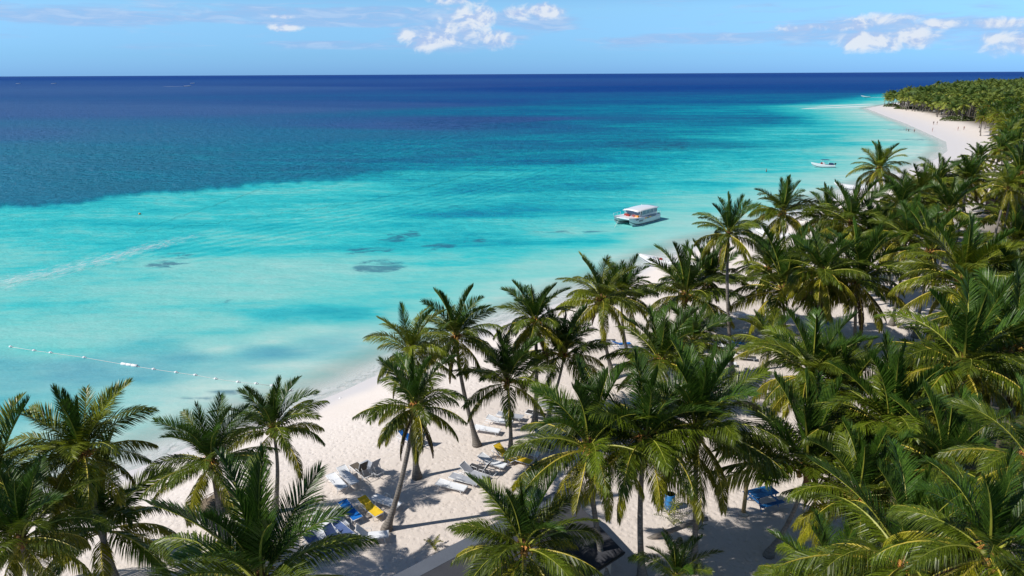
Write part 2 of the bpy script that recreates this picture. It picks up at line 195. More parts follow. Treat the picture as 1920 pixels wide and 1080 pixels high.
REEFS=[(-48.0,92.4,2.86,2.64,0.7),(-49.0,96.6,2.36,1.9,0.4),(-17.4,109.1,3.15,2.79,0.8),(-19.0,105.4,2.54,1.48,0.6),(-11.3,101.0,2.76,2.06,0.6),(-6.2,104.4,2.85,2.19,0.45),(-18.1,90.0,3.22,3.09,0.95),(-21.4,98.6,3.66,1.97,0.7),(-23.5,99.3,3.21,1.32,0.5),(22.2,130.3,2.66,2.21,0.8),(50.2,255.1,15.49,18.98,0.6),(-17.2,386.1,43.84,55.4,0.55),(-42.3,309.8,14.28,15.03,0.3),(9.3,110.9,6.18,1.22,0.55),(-33.7,75.1,1.24,0.79,0.35),(-31.1,92.7,1.66,1.16,0.3),(-10.4,133.3,2.32,1.72,0.5),(-23.0,51.3,2.21,0.5,0.45),(-26.0,50.1,1.73,0.38,0.4),(-28.6,98.7,3.19,1.31,0.25),(6.6,137.5,6.49,3.07,0.25),(112.5,271.0,12.2,9.14,0.25),(177.6,317.8,7.04,7.72,0.5),(157.0,268.8,6.81,4.42,0.45),(125.3,219.0,3.3,2.97,0.45)]


# ------------------------------------------------------------------ object helpers
def tag(o, label=None, cat=None, group=None, kind=None):
    if label: o['label'] = label
    if cat: o['category'] = cat
    if group: o['group'] = group
    if kind: o['kind'] = kind
    return o
def empty(name, loc=(0,0,0), rz=0, label=None, cat=None, group=None):
    o = bpy.data.objects.new(name, None); COL.objects.link(o)
    o.empty_display_size = .2; o.location = loc; o.rotation_euler = (0, 0, rz)
    return tag(o, label, cat, group)
def link(name, me, parent=None, loc=None, rot=None):
    o = bpy.data.objects.new(name, me); COL.objects.link(o)
    if parent is not None: o.parent = parent
    if loc is not None: o.location = loc
    if rot is not None: o.rotation_euler = rot
    return o
def copy_tree(o, parent=None):
    c = o.copy(); COL.objects.link(c)
    if parent is not None: c.parent = parent
    for ch in list(KIDS.get(o.name, [])):
        register(copy_tree(ch, c), c)
    return c
KIDS = {}
def register(ch, parent): KIDS.setdefault(parent.name, []).append(ch); return ch

class MB:
    """collects boxes, tubes, prisms; build() links them as ONE mesh object"""
    def __init__(s): s.v = []; s.f = []; s.mi = []; s.sm = []
    def add(s, vs, fs, mi=0, smooth=False):
        o = len(s.v); s.v += [tuple(v) for v in vs]
        for f in fs: s.f.append(tuple(i+o for i in f)); s.mi.append(mi); s.sm.append(smooth)
        return s
    def box(s, c, d, rot=None, mi=0, taper=1.0):
        x, y, z = d[0]/2, d[1]/2, d[2]/2
        vs = [(-x,-y,-z),(x,-y,-z),(x,y,-z),(-x,y,-z),(-x*taper,-y*taper,z),(x*taper,-y*taper,z),(x*taper,y*taper,z),(-x*taper,y*taper,z)]
        M = Euler(rot).to_matrix() if rot else Matrix.Identity(3); c = Vector(c)
        return s.add([M @ Vector(v) + c for v in vs], [(0,3,2,1),(4,5,6,7),(0,1,5,4),(1,2,6,5),(2,3,7,6),(3,0,4,7)], mi)
    def tube(s, pts, rad, n=8, mi=0, cap=True, smooth=True):
        pts = [Vector(p) for p in pts]
        if not hasattr(rad, '__len__'): rad = [rad]*len(pts)
        up = Vector((0,0,1)); rings = []; vs = []
        prev = None
        for i, p in enumerate(pts):
            t = (pts[min(i+1, len(pts)-1)]-pts[max(i-1, 0)]).normalized()
            if prev is None:
                a = t.cross(up)
                if a.length < .05: a = t.cross(Vector((0,1,0)))
            else: a = prev - t*prev.dot(t)
            a.normalize(); prev = a; b = t.cross(a)
            for j in range(n):
                q = 2*math.pi*j/n; vs.append(p + (a*math.cos(q)+b*math.sin(q))*rad[i])
        fs = []
        for i in range(len(pts)-1):
            for j in range(n):
                fs.append((i*n+j, i*n+(j+1)%n, (i+1)*n+(j+1)%n, (i+1)*n+j))
        s.add(vs, fs, mi, smooth)
        if cap:
            o = len(s.v)-len(vs)
            s.f.append(tuple(o+j for j in range(n-1, -1, -1))); s.mi.append(mi); s.sm.append(False)
            s.f.append(tuple(o+(len(pts)-1)*n+j for j in range(n))); s.mi.append(mi); s.sm.append(False)
        return s
    def ball(s, c, r, mi=0, sub=1, sq=(1,1,1)):
        bm = bmesh.new(); bmesh.ops.create_icosphere(bm, subdivisions=sub, radius=1)
        vs = [(c[0]+v.co.x*r*sq[0], c[1]+v.co.y*r*sq[1], c[2]+v.co.z*r*sq[2]) for v in bm.verts]
        fs = [tuple(v.index for v in f.verts) for f in bm.faces]; bm.free()
        return s.add(vs, fs, mi, True)
    def mesh(s, name, mats):
        me = bpy.data.meshes.new(name); me.from_pydata(s.v, [], s.f)
        if not isinstance(mats, (list, tuple)): mats = [mats]
        for m_ in mats: me.materials.append(m_)
        me.polygons.foreach_set('material_index', s.mi); me.polygons.foreach_set('use_smooth', s.sm); me.update()
        return me
    def build(s, name, mats, parent=None, loc=None, rot=None):
        return link(name, s.mesh(name, mats), parent, loc, rot)

def np_mesh(name, V, F, mats, attrs=None, smooth=False):
    me = bpy.data.meshes.new(name); V = np.asarray(V, np.float32); F = np.asarray(F, np.int32)
    nv, nf, kk = len(V), len(F), F.shape[1]
    me.vertices.add(nv); me.vertices.foreach_set('co', V.ravel())
    me.loops.add(nf*kk); me.loops.foreach_set('vertex_index', F.ravel())
    me.polygons.add(nf); me.polygons.foreach_set('loop_start', np.arange(0, nf*kk, kk, dtype=np.int32))
    me.polygons.foreach_set('loop_total', np.full(nf, kk, np.int32))
    if smooth: me.polygons.foreach_set('use_smooth', np.ones(nf, bool))
    for m_ in mats: me.materials.append(m_)
    me.update(calc_edges=True)
    for a, val in (attrs or {}).items():
        at = me.attributes.new(a, 'FLOAT', 'POINT'); at.data.foreach_set('value', np.asarray(val, np.float32))
    return me

# ------------------------------------------------------------------ materials
def mat(name, build):
    m_ = bpy.data.materials.new(name); m_.use_nodes = True; m_.node_tree.nodes.clear(); kk = N(m_.node_tree)
    out = kk.new('ShaderNodeOutputMaterial'); kk.l.new(build(kk), out.inputs[0]); return m_
def principled(kk, col, rough=.6, spec=.5, normal=None, metal=0.0, coat=0.0):
    p = kk.new('ShaderNodeBsdfPrincipled'); kk.put(p.inputs['Base Color'], col); kk.put(p.inputs['Roughness'], rough)
    kk.put(p.inputs['Specular IOR Level'], spec); kk.put(p.inputs['Metallic'], metal); kk.put(p.inputs['Coat Weight'], coat)
    if normal is not None: kk.put(p.inputs['Normal'], normal)
    return p.outputs[0]
def simple(name, col, rough=.6, spec=.5, var=.12, scale=6, bump=.0, metal=0.0, coat=0.0):
    def b(kk):
        tc = kk.new('ShaderNodeTexCoord').outputs['Object']
        n = kk.noise(tc, scale, 5, .6)
        c = kk.mix(n, tuple(x*(1-var) for x in col), tuple(min(1, x*(1+var)) for x in col))
        nm = kk.bump(kk.noise(tc, scale*6, 3), .4, bump) if bump else None
        return principled(kk, c, rough, spec, nm, metal, coat)
    return mat(name, b)

def leaf_material(name, dark, light, tip, trans=.15, rough=.38):
    def b(kk):
        oi = kk.new('ShaderNodeObjectInfo'); rnd = oi.outputs['Random']
        tc = kk.new('ShaderNodeTexCoord').outputs['Object']
        c = kk.mix(kk.m('POWER', rnd, 1.3), dark, light)
        c = kk.mix(kk.m('MULTIPLY', kk.noise(tc, 2.2, 3, .6), .55), c, tip)
        h = kk.new('ShaderNodeTexNoise'); kk.put(h.inputs['Vector'], tc); h.inputs['Scale'].default_value = 14
        c = kk.mix(kk.ss(h.outputs[0], .35, .65, 0, .6), c, tuple(x*.45 for x in dark))
        p = principled(kk, c, rough, .30)
        t = kk.new('ShaderNodeBsdfTranslucent'); kk.put(t.inputs[0], kk.mix(.5, c, tuple(min(1, x*1.6) for x in light)))
        ms = kk.new('ShaderNodeMixShader'); ms.inputs[0].default_value = trans
        kk.l.new(p, ms.inputs[1]); kk.l.new(t.outputs[0], ms.inputs[2]); return ms.outputs[0]
    return mat(name, b)
M = {}
M['leaf_young'] = leaf_material('young_palm_leaf', (.008,.038,.007), (.048,.128,.012), (.14,.22,.02))
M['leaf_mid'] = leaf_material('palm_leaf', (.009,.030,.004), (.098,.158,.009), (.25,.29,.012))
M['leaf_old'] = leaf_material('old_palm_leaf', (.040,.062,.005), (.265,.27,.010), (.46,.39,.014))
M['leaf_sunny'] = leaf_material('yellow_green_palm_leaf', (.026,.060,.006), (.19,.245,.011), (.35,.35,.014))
M['leaf_dry'] = leaf_material('dry_palm_leaf', (.06,.035,.018), (.19,.12,.06), (.25,.17,.09), .1, .8)
M['rachis'] = simple('palm_rachis', (.29,.30,.04), .5, .4, .35, 1.5)
M['rachis_old'] = simple('old_palm_rachis', (.46,.37,.05), .5, .4, .3, 1.5)
def trunk_b(kk):
    tc = kk.new('ShaderNodeTexCoord').outputs['Object']; z = kk.sep(tc)[2]
    wob = kk.noise(tc, 3, 3)
    rings = kk.m('FRACT', kk.m('ADD', kk.m('MULTIPLY', z, 6.5), kk.m('MULTIPLY', wob, .9)))
    ring = kk.ss(rings, .0, .22)
    c = kk.mix(kk.noise(tc, 5, 6, .65), (.10,.085,.07), (.33,.30,.27))
    c = kk.mix(kk.m('MULTIPLY', kk.m('SUBTRACT', 1.0, ring), .6), c, (.05,.04,.033))
    c = kk.mix(kk.m('MULTIPLY', kk.ss(kk.noise(tc, 1.3, 4), .5, .7), .6), c, (.09,.075,.06))
    return principled(kk, c, .9, .2, kk.bump(kk.m('ADD', ring, kk.noise(tc, 30, 3)), .7, .03))
M['trunk'] = mat('palm_trunk_bark', trunk_b)
M['fibre'] = simple('palm_fibre', (.16,.085,.04), .95, .1, .5, 12, .02)
M['coconut'] = simple('coconut_husk', (.36,.20,.045), .55, .4, .45, 4)
M['coconut_green'] = simple('young_coconut', (.20,.20,.05), .5, .4, .35, 4)
M['flower'] = simple('palm_flower', (.55,.24,.06), .7, .3, .35, 8)
M['white'] = simple('white_gelcoat', (.80,.81,.82), .28, .5, .03, 2, coat=.3)
M['white_plastic'] = simple('white_plastic', (.76,.76,.76), .45, .5, .06, 5)
M['boat_blue'] = simple('navy_paint', (.03,.05,.12), .4, .5, .2, 3)
M['antifoul'] = simple('dark_waterline_paint', (.10,.13,.14), .6, .4, .3, 2)
M['glass_grey'] = simple('tinted_window', (.16,.24,.34), .12, .6, .25, 1.5)
M['red'] = simple('red_fabric', (.30,.035,.03), .7, .3, .25, 6)
M['orange'] = simple('orange_paint', (.75,.27,.04), .5, .4, .15, 6)
M['black'] = simple('black_plastic', (.02,.021,.024), .5, .4, .2, 5)
M['ink'] = simple('dark_lettering', (.02,.03,.06), .5, .4, .1, 5)
M['skin'] = simple('skin', (.36,.20,.13), .6, .35, .15, 6)
M['rope'] = simple('white_rope', (.62,.64,.62), .8, .2, .15, 3)
M['wood_post'] = simple('yellow_wood_post', (.34,.25,.12), .85, .2, .3, 5, .01)
M['blue_paint'] = simple('blue_painted_wood', (.015,.12,.33), .5, .4, .2, 5)
M['blue_drum'] = simple('blue_plastic_drum', (.03,.20,.50), .4, .5, .15, 3)
M['thatch'] = simple('dry_palm_thatch', (.17,.135,.10), .95, .1, .5, 9, .05)
M['fab_white'] = simple('white_sling_fabric', (.74,.76,.80), .8, .2, .05, 8)
M['fab_grey'] = simple('grey_sling_fabric', (.36,.38,.43), .8, .2, .10, 8)
M['fab_dark'] = simple('dark_sling_fabric', (.055,.055,.06), .8, .2, .2, 8)
M['fab_blue'] = simple('blue_sling_fabric', (.01,.15,.52), .75, .2, .12, 8)
M['fab_blue_shaded'] = simple('shaded_blue_sling_fabric', (.09,.14,.30), .8, .2, .2, 8)  # blue fabric darkened in its colour to stand for palm shade
M['fab_yellow'] = simple('yellow_sling_fabric', (.78,.52,.03), .75, .2, .10, 8)
M['fab_brown'] = simple('brown_sling_fabric', (.12,.10,.08), .8, .2, .2, 8)
M['metal_white'] = simple('white_lounger_frame', (.72,.73,.75), .4, .5, .06, 6)
M['shrub'] = leaf_material('shrub_leaf', (.03,.06,.010), (.10,.15,.02), (.16,.18,.03), .2)
def roof_b(kk, c1, c2):
    tc = kk.new('ShaderNodeTexCoord').outputs['Object']
    c = kk.mix(kk.noise(tc, .9, 6, .65), c1, c2)
    c = kk.mix(kk.m('MULTIPLY', kk.ss(kk.noise(tc, 14, 4), .55, .8), .5), c, tuple(x*.5 for x in c1))
    return principled(kk, c, .95, .08, kk.bump(kk.noise(tc, 25, 4), .5, .01))
M['roof_dark'] = mat('dark_roofing_felt', lambda kk: roof_b(kk, (.045,.048,.058), (.072,.075,.088)))
M['roof_sunlit'] = mat('sunlit_roof_edge', lambda kk: roof_b(kk, (.085,.098,.125), (.12,.135,.165)))  # same felt on the sun-facing strip, its brightness put into the colour
M['wall_pale'] = simple('pale_plaster', (.42,.39,.35), .9, .2, .12, 1.5)
M['wall_dark'] = simple('dark_stained_timber', (.06,.04,.035), .8, .2, .3, 4)

# ------------------------------------------------------------------ ground height from the shoreline
_S = np.array(SHORE)
_LAND = [tuple(p) for p in _S] + [(9000, -500), (-60, -500)]
def sdist(x, y):
    """metres inland (positive) or out to sea (negative)"""
    x = np.atleast_1d(np.asarray(x, float)); y = np.atleast_1d(np.asarray(y, float)); best = np.full(x.shape, 1e18)
    for (ax, ay), (bx, by) in zip(_S[:-1], _S[1:]):
        vx, vy = bx-ax, by-ay; t = np.clip(((x-ax)*vx+(y-ay)*vy)/(vx*vx+vy*vy), 0, 1)
        best = np.minimum(best, (x-ax-t*vx)**2+(y-ay-t*vy)**2)
    return np.where(in_poly(x, y, _LAND), np.sqrt(best), -np.sqrt(best))
def in_poly(x, y, poly):
    ins = np.zeros(np.shape(x), bool); j = len(poly)-1
    for i in range(len(poly)):
        xi, yi = poly[i]; xj, yj = poly[j]
        if yi != yj: ins ^= ((yi > y) != (yj > y)) & (x < (xj-xi)*(y-yi)/(yj-yi)+xi)
        j = i
    return ins
def height(d): return np.where(d > 0, 1.0*(1-np.exp(-np.maximum(d, 0)/9)), np.maximum(0.07*d, -2.0))
def gz(x, y): return float(height(sdist(x, y))[0])
def smooth(x, a, b): t = np.clip((x-a)/(b-a), 0, 1); return t*t*(3-2*t)

def fan(r0, r1, ratio, a0, a1, na):
    """ground grid whose cells grow with distance from the origin"""
    nr = int(math.log(r1/r0)/math.log(ratio))+1
    y = r0*ratio**np.arange(nr); t = np.linspace(a0, a1, na)
    T, Y = np.meshgrid(t, y); X = T*Y
    i = np.arange(nr-1)[:, None]*na+np.arange(na-1)[None, :]
    F = np.stack([i, i+1, i+na+1, i+na], -1).reshape(-1, 4)
    return X.ravel(), Y.ravel(), F

# ---- sand
X, Y, F = fan(8, 1700, 1.011, -1.9, 2.2, 420)
d = sdist(X, Y); keep = d > -34
fk = keep[F].all(1); idx = np.cumsum(keep)-1
rng = np.random.default_rng(3)
Z = height(d)
for sc_, am in ((.35, .05), (.9, .03), (2.3, .012)):
    ph = rng.uniform(0, 6.28, 6); th = rng.uniform(0, 3.14, 3)
    for q in range(3): Z = Z + am*.6*np.sin((X*np.cos(th[q])+Y*np.sin(th[q]))*sc_+ph[q])*np.clip((d-2)/6, 0, 1)*(Y < 150)
shade_litter = smooth(sdist(X, Y), 20, 34)*in_poly(X, Y, FOREST)  # leaf litter tone, also painting the shade under the dense palms
V = np.stack([X, Y, Z], 1)[keep]
def sand_b(kk):
    P = kk.pos(); sd = kk.attr('inland'); floor_ = kk.attr('shade_litter')
    n1 = kk.noise(P, .35, 5, .6); n2 = kk.noise(P, 3.0, 4, .6); n3 = kk.noise(P, 14, 3, .6)
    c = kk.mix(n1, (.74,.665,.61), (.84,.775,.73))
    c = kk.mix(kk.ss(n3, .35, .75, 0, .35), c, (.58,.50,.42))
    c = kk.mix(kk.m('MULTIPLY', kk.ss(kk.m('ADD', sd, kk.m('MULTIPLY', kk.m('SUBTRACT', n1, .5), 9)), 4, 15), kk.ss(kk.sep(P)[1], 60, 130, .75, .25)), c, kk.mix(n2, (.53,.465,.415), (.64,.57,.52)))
    edge = kk.m('ADD', sd, kk.m('MULTIPLY', kk.m('SUBTRACT', kk.noise(P, .16, 3), .5), 3.0))
    far = kk.ss(kk.sep(P)[1], 130, 230)
    wet = kk.ss(edge, .6, kk.m('ADD', 2.6, kk.m('MULTIPLY', far, 17.0)), 1.0, 0.0)
    c = kk.mix(kk.m('MULTIPLY', wet, .85), c, (.60,.58,.59))
    c = kk.mix(kk.m('MULTIPLY', floor_, kk.ss(n1, .25, .5, .6, .97)), c, kk.mix(n2, (.045,.040,.022), (.14,.11,.06)))  # litter and grove shade, both put into the sand colour
    vo = kk.new('ShaderNodeTexVoronoi', feature='SMOOTH_F1'); kk.put(vo.inputs['Vector'], P); vo.inputs['Scale'].default_value = 2.6
    vo.inputs['Smoothness'].default_value = .6
    v2 = kk.new('ShaderNodeTexVoronoi', feature='F1'); kk.put(v2.inputs['Vector'], kk.vm('ADD', P, kk.noise(P, 2, 2, out=1))); v2.inputs['Scale'].default_value = 4.3
    h = kk.m('ADD', kk.m('MULTIPLY', kk.ss(vo.outputs[0], .05, .5), 1.0), kk.m('MULTIPLY', kk.ss(v2.outputs[0], .05, .4), .5))
    h = kk.m('ADD', h, kk.m('MULTIPLY', n2, .9))
    trod = kk.ss(edge, 2.5, 7.0)
    h = kk.m('MULTIPLY', h, trod)
    # leaf scraps and pock marks of footprints, darker at the bottom
    c = kk.mix(kk.m('MULTIPLY', trod, kk.ss(v2.outputs[0], .26, .06, 0, .28)), c, (.42,.35,.30))
    speck = kk.ss(kk.noise(P, 7.5, 2, .5), .70, .78)
    c = kk.mix(kk.m('MULTIPLY', kk.m('MULTIPLY', speck, trod), .45), c, (.20,.15,.10))
    nm = kk.bump(h, kk.m('MULTIPLY', kk.ss(kk.sep(P)[1], 40, 160, 1, .25), .60), .05)
    return principled(kk, c, kk.m('SUBTRACT', .95, kk.m('MULTIPLY', wet, .35)), .25, nm)
M['sand'] = mat('beach_sand', sand_b)
me = np_mesh('beach', V, idx[F[fk]], [M['sand']], {'inland': d[keep], 'shade_litter': shade_litter[keep]}, True)
tag(link('beach', me), kind='structure', label='white coral sand beach running under the palm grove')

# ---- sea: one sheet to the horizon; attributes hold water depth class, sea grass, distance from shore, boat wash
X, Y, F = fan(16, 90000, 1.0125, -1.6, 1.6, 560)
sd = -sdist(X, Y); keep = (sd > -7) & ~((Y < 900) & (X > Y*1.05+60)); fk = keep[F].all(1); idx = np.cumsum(keep)-1
def idw(tab, X, Y):
    T = np.array(tab); u = X/Y; v = np.log(Y)*1.6; out = np.zeros((2, len(X))); wsum = np.zeros(len(X))
    tu = T[:, 0]/T[:, 1]; tv = np.log(np.maximum(T[:, 1], 1))*1.6
    for a, b, q, g in zip(tu, tv, T[:, 2], T[:, 3]):
        r2 = ((u-a)*1.0)**2+(v-b)**2+.0006; ww = r2**-1.9
        wsum += ww; out[0] += ww*q; out[1] += ww*g
    return out/wsum
Xk, Yk, sk = X[keep], Y[keep], sd[keep]
A = idw(DEPTH_NEAR, Xk, Yk); B = idw(DEPTH_FAR, Xk, Yk)
DB = np.array(DROP_OFF); bu = DB[:, 0]/DB[:, 1]; bv = np.log(DB[:, 1])
u = Xk/Yk
lineV = np.interp(u, bu, bv)+.012*np.sin(u*31)+.006*np.sin(u*83+1)+.004*np.sin(u*211+2)+.003*np.sin(u*367)
side = np.log(Yk)-lineV
wdt = np.interp(u, [-.8, -.3, -.1, .2], [.03, .045, .11, .25])
fB = smooth(side, -wdt, wdt)
dep = A[0]*(1-fB)+B[0]*fB; gr = A[1]*(1-fB)+B[1]*fB
dep = dep*np.clip((sk+1)/(15+np.clip(Yk-140, 0, 400)*.16), 0, 1)**.75
gr = gr*smooth(sk, 1, 8)
reef = np.zeros(len(Xk))
for rx, ry, ra, rb, s_ in REEFS:
    q = ((Xk-rx)/ra)**2+((Yk-ry)/rb)**2
    reef = np.maximum(reef, s_*np.clip(1.45-q*.9, -0.2, 1.0))
def ribbon_dist(pts, Xp, Yp):
    best = np.full(len(Xp), 1e9); sg = np.zeros(len(Xp)); al = np.zeros(len(Xp)); s0 = 0
    for (ax, ay), (bx, by) in zip(pts[:-1], pts[1:]):
        vx, vy = bx-ax, by-ay; L = math.hypot(vx, vy); t = np.clip(((Xp-ax)*vx+(Yp-ay)*vy)/(L*L), 0, 1)
        dx_, dy_ = Xp-ax-t*vx, Yp-ay-t*vy; q = np.hypot(dx_, dy_); m_ = q < best
        best[m_] = q[m_]; sg[m_] = np.sign(vx*dy_-vy*dx_)[m_]*q[m_]; al[m_] = (s0+t*L)[m_]; s0 += L
    return sg, al
WAKE1 = [(-51.4, 96.6), (-43.3, 106.2), (-33.7, 117.8), (-22.7, 130.8), (-11.5, 147.7), (0.1, 166.6), (9, 185)]
WAKE2 = [(-56.3, 164.1), (-52.9, 189.8), (-45.1, 226), (-33.9, 278.5), (-25.6, 330)]
w1, _ = ribbon_dist(WAKE1, Xk, Yk); w2, _ = ribbon_dist(WAKE2, Xk, Yk)
wk = np.where(np.abs(w1) < np.abs(w2)*.35, w1, w2*.6)
def water_b(kk):
    P = kk.pos(); px_, py_, pz_ = kk.sep(P)
    dpt = kk.attr('depth'); gr_ = kk.attr('grass'); sh = kk.attr('offshore'); rf = kk.attr('reef'); wv = kk.attr('wash')
    flat = kk.mapping(P, rot=(0,0,R(-47)), scale=(.020,.075,1))
    st = kk.m('ADD', kk.m('MULTIPLY', kk.noise(flat, 1.0, 9, .62, .6), .75), kk.m('MULTIPLY', kk.noise(flat, 3.6, 6, .65, .8), .25))                       # sand bars and clear lanes parallel to the shore
    far1 = kk.noise(kk.mapping(P, rot=(0,0,R(-8)), scale=(.0035,.014,1)), 1.0, 6, .62, .3)
    md = kk.ss(kk.m('ABSOLUTE', kk.m('SUBTRACT', dpt, .45)), .12, .5, 1, .25)
    dd = kk.m('ADD', dpt, kk.m('MULTIPLY', kk.m('MULTIPLY', kk.m('SUBTRACT', st, .5), .88), md))
    dd = kk.m('ADD', dd, kk.m('MULTIPLY', kk.m('SUBTRACT', far1, .5), .20))
    wn = kk.noise(kk.mapping(P, rot=(0,0,R(-20)), scale=(.25,.8,1)), 1.0, 4, .6)     # light and dark of wind ripples, painted as tone
    dd = kk.m('ADD', dd, kk.m('MULTIPLY', kk.m('SUBTRACT', wn, .5), kk.ss(dpt, .1, .7, .10, .17)))
    wf = kk.noise(kk.mapping(P, rot=(0,0,R(-10)), scale=(.10,.16,1)), 1.0, 5, .7)
    dd = kk.m('ADD', dd, kk.m('MULTIPLY', kk.m('SUBTRACT', wf, .5), kk.m('MULTIPLY', kk.ss(py_, 90, 200), .30)))  # light and dark of longer waves farther out, painted as tone
    wg = kk.noise(kk.mapping(P, rot=(0,0,R(20)), scale=(.30,.42,1)), 1.0, 4, .7)
    dd = kk.m('ADD', dd, kk.m('MULTIPLY', kk.m('SUBTRACT', wg, .5), kk.m('MULTIPLY', kk.ss(dpt, .25, .7, .17, .32), kk.ss(py_, 500, 1500, 1, .2))))  # light and dark of small wave slopes, painted into the colour
    wshape = kk.m('MULTIPLY', kk.m('SINE', kk.m('MULTIPLY', wv, 2.3)), kk.ss(kk.m('ABSOLUTE', wv), 3, 16, 1, 0))
    dd = kk.m('ADD', dd, kk.m('MULTIPLY', wshape, kk.ss(py_, 120, 260, .03, .008)))
    c = kk.ramp(dd, [(0.0, srgb(206,231,222)), (.13, srgb(160,221,214)), (.27, srgb(124,215,209)), (.40, srgb(62,204,206)),
                     (.52, srgb(22,182,193)), (.64, srgb(6,150,178)), (.76, srgb(8,118,162)), (.87, srgb(9,90,153)), (.96, srgb(8,72,148)), (1.0, srgb(6,62,142))])
    gcol = kk.mix(kk.ss(dpt, .80, .92), srgb(50,130,160), srgb(68,110,164))
    gcol = kk.mix(kk.ss(dpt, .66, .82, 1, 0), gcol, kk.mix(kk.ss(dpt, .3, .6), srgb(96,168,190), srgb(34,114,140)))
    gm = kk.m('MULTIPLY', kk.m('MULTIPLY', gr_, 1.5), kk.ss(kk.m('ADD', st, kk.m('MULTIPLY', wn, .3)), .35, .85, .55, 1.25), clamp=True)
    c = kk.mix(kk.m('MULTIPLY', gm, .92), c, gcol)
    rn = kk.noise(kk.mapping(P, rot=(0,0,R(-30)), scale=(.20,.40,1)), 1.0, 7, .66, .8)
    rm = kk.ss(kk.m('ADD', kk.m('MULTIPLY', rf, .55), kk.m('MULTIPLY', kk.m('SUBTRACT', rn, .5), 5.0)), 0.08, .75)
    c = kk.mix(kk.m('MULTIPLY', kk.m('MULTIPLY', rm, kk.ss(rf, .02, .5)), .72), c, kk.mix(kk.ss(dpt, .5, .8), srgb(48,108,138), srgb(18,72,128)))
    # foam along the swash line
    fn = kk.noise(P, 1.1, 5, .65); fe = kk.m('ADD', sh, kk.m('MULTIPLY', kk.m('SUBTRACT', kk.noise(P, .12, 3), .5), 5.0))
    foam = kk.m('MULTIPLY', kk.ss(kk.m('ABSOLUTE', kk.m('SUBTRACT', fe, .8)), .0, 1.6, 1, 0), kk.ss(fn, .36, .56))
    c = kk.mix(kk.m('MULTIPLY', foam, .75), c, (.80,.82,.82))
    r1 = kk.noise(kk.mapping(P, rot=(0,0,R(-25)), scale=(.9,2.0,1)), 1.0, 4, .62, .3)
    r2 = kk.noise(kk.mapping(P, rot=(0,0,R(-15)), scale=(.10,.30,1)), 1.0, 5, .65)
    h = kk.m('ADD', kk.m('MULTIPLY', r1, .30), kk.m('MULTIPLY', r2, 1.5))
    h = kk.m('ADD', h, kk.m('MULTIPLY', wshape, .06))
    h = kk.m('ADD', h, kk.m('MULTIPLY', wg, kk.ss(dpt, .2, .75, .25, 2.2)))
    chop = kk.m('MULTIPLY', kk.ss(py_, 40, 230, .35, 1.0), kk.ss(sh, 1, 40, .35, 1.0))
    nm = kk.bump(h, chop, .8)
    c = kk.mix(1.0, c, (.80,.77,.78), 'MULTIPLY')
    df = kk.new('ShaderNodeBsdfDiffuse'); kk.put(df.inputs[0], c); kk.put(df.inputs['Normal'], nm)
    gl = kk.new('ShaderNodeBsdfGlossy'); gl.inputs['Roughness'].default_value = .22; kk.put(gl.inputs['Normal'], nm)
    lw = kk.new('ShaderNodeLayerWeight'); kk.put(lw.inputs['Normal'], nm)
    gf = kk.m('ADD', .02, kk.m('MULTIPLY', kk.m('POWER', lw.outputs['Facing'], 4.0), .11))
    m1 = kk.new('ShaderNodeMixShader'); kk.put(m1.inputs[0], gf); kk.l.new(df.outputs[0], m1.inputs[1]); kk.l.new(gl.outputs[0], m1.inputs[2])
    p = m1.outputs[0]
    tr = kk.new('ShaderNodeBsdfTransparent'); ms = kk.new('ShaderNodeMixShader')
    tf = kk.m('MULTIPLY', kk.ss(sh, -1.0, 7.5, .95, 0), kk.m('SUBTRACT', 1.0, kk.m('MULTIPLY', foam, .8)))
    kk.put(ms.inputs[0], tf); kk.l.new(p, ms.inputs[1]); kk.l.new(tr.outputs[0], ms.inputs[2]); return ms.outputs[0]
M['water'] = mat('sea_water', water_b)
me = np_mesh('sea', np.stack([Xk, Yk, np.zeros(len(Xk))], 1), idx[F[fk]], [M['water']],
             {'depth': dep, 'grass': gr, 'offshore': sk, 'reef': reef, 'wash': wk}, True)
tag(link('sea', me), kind='structure', label='turquoise lagoon deepening to a dark blue sea at the horizon')

# ---- foam ribbons: boat wash and breakers
def foam_b(dens, kx):
    def b(kk):
        P = kk.pos(); e = kk.attr('edge'); al = kk.attr('along')
        cc = kk.new('ShaderNodeCombineXYZ'); kk.put(cc.inputs[0], kk.m('MULTIPLY', al, kx)); kk.put(cc.inputs[1], kk.m('MULTIPLY', kk.attr('across'), kx*2.2))
        n = kk.noise(cc.outputs[0], 1.0, 7, .7, .8)
        f = kk.m('ADD', kk.m('MULTIPLY', e, .42), kk.m('SUBTRACT', n, .5))
        f = kk.m('MULTIPLY', kk.m('MULTIPLY', kk.ss(f, .26-dens, .74-dens), .66), kk.ss(e, .0, .4))
        d_ = kk.new('ShaderNodeBsdfDiffuse'); kk.put(d_.inputs[0], (.82,.87,.88)); t = kk.new('ShaderNodeBsdfTransparent')
        ms = kk.new('ShaderNodeMixShader'); kk.put(ms.inputs[0], f); kk.l.new(t.outputs[0], ms.inputs[1]); kk.l.new(d_.outputs[0], ms.inputs[2])
        return ms.outputs[0]
    return b
M['foam'] = mat('sea_foam', foam_b(.22, .9)); M['foam_thin'] = mat('thin_sea_foam', foam_b(.02, .7)); M['foam_far'] = mat('breaking_foam', foam_b(.50, .10))
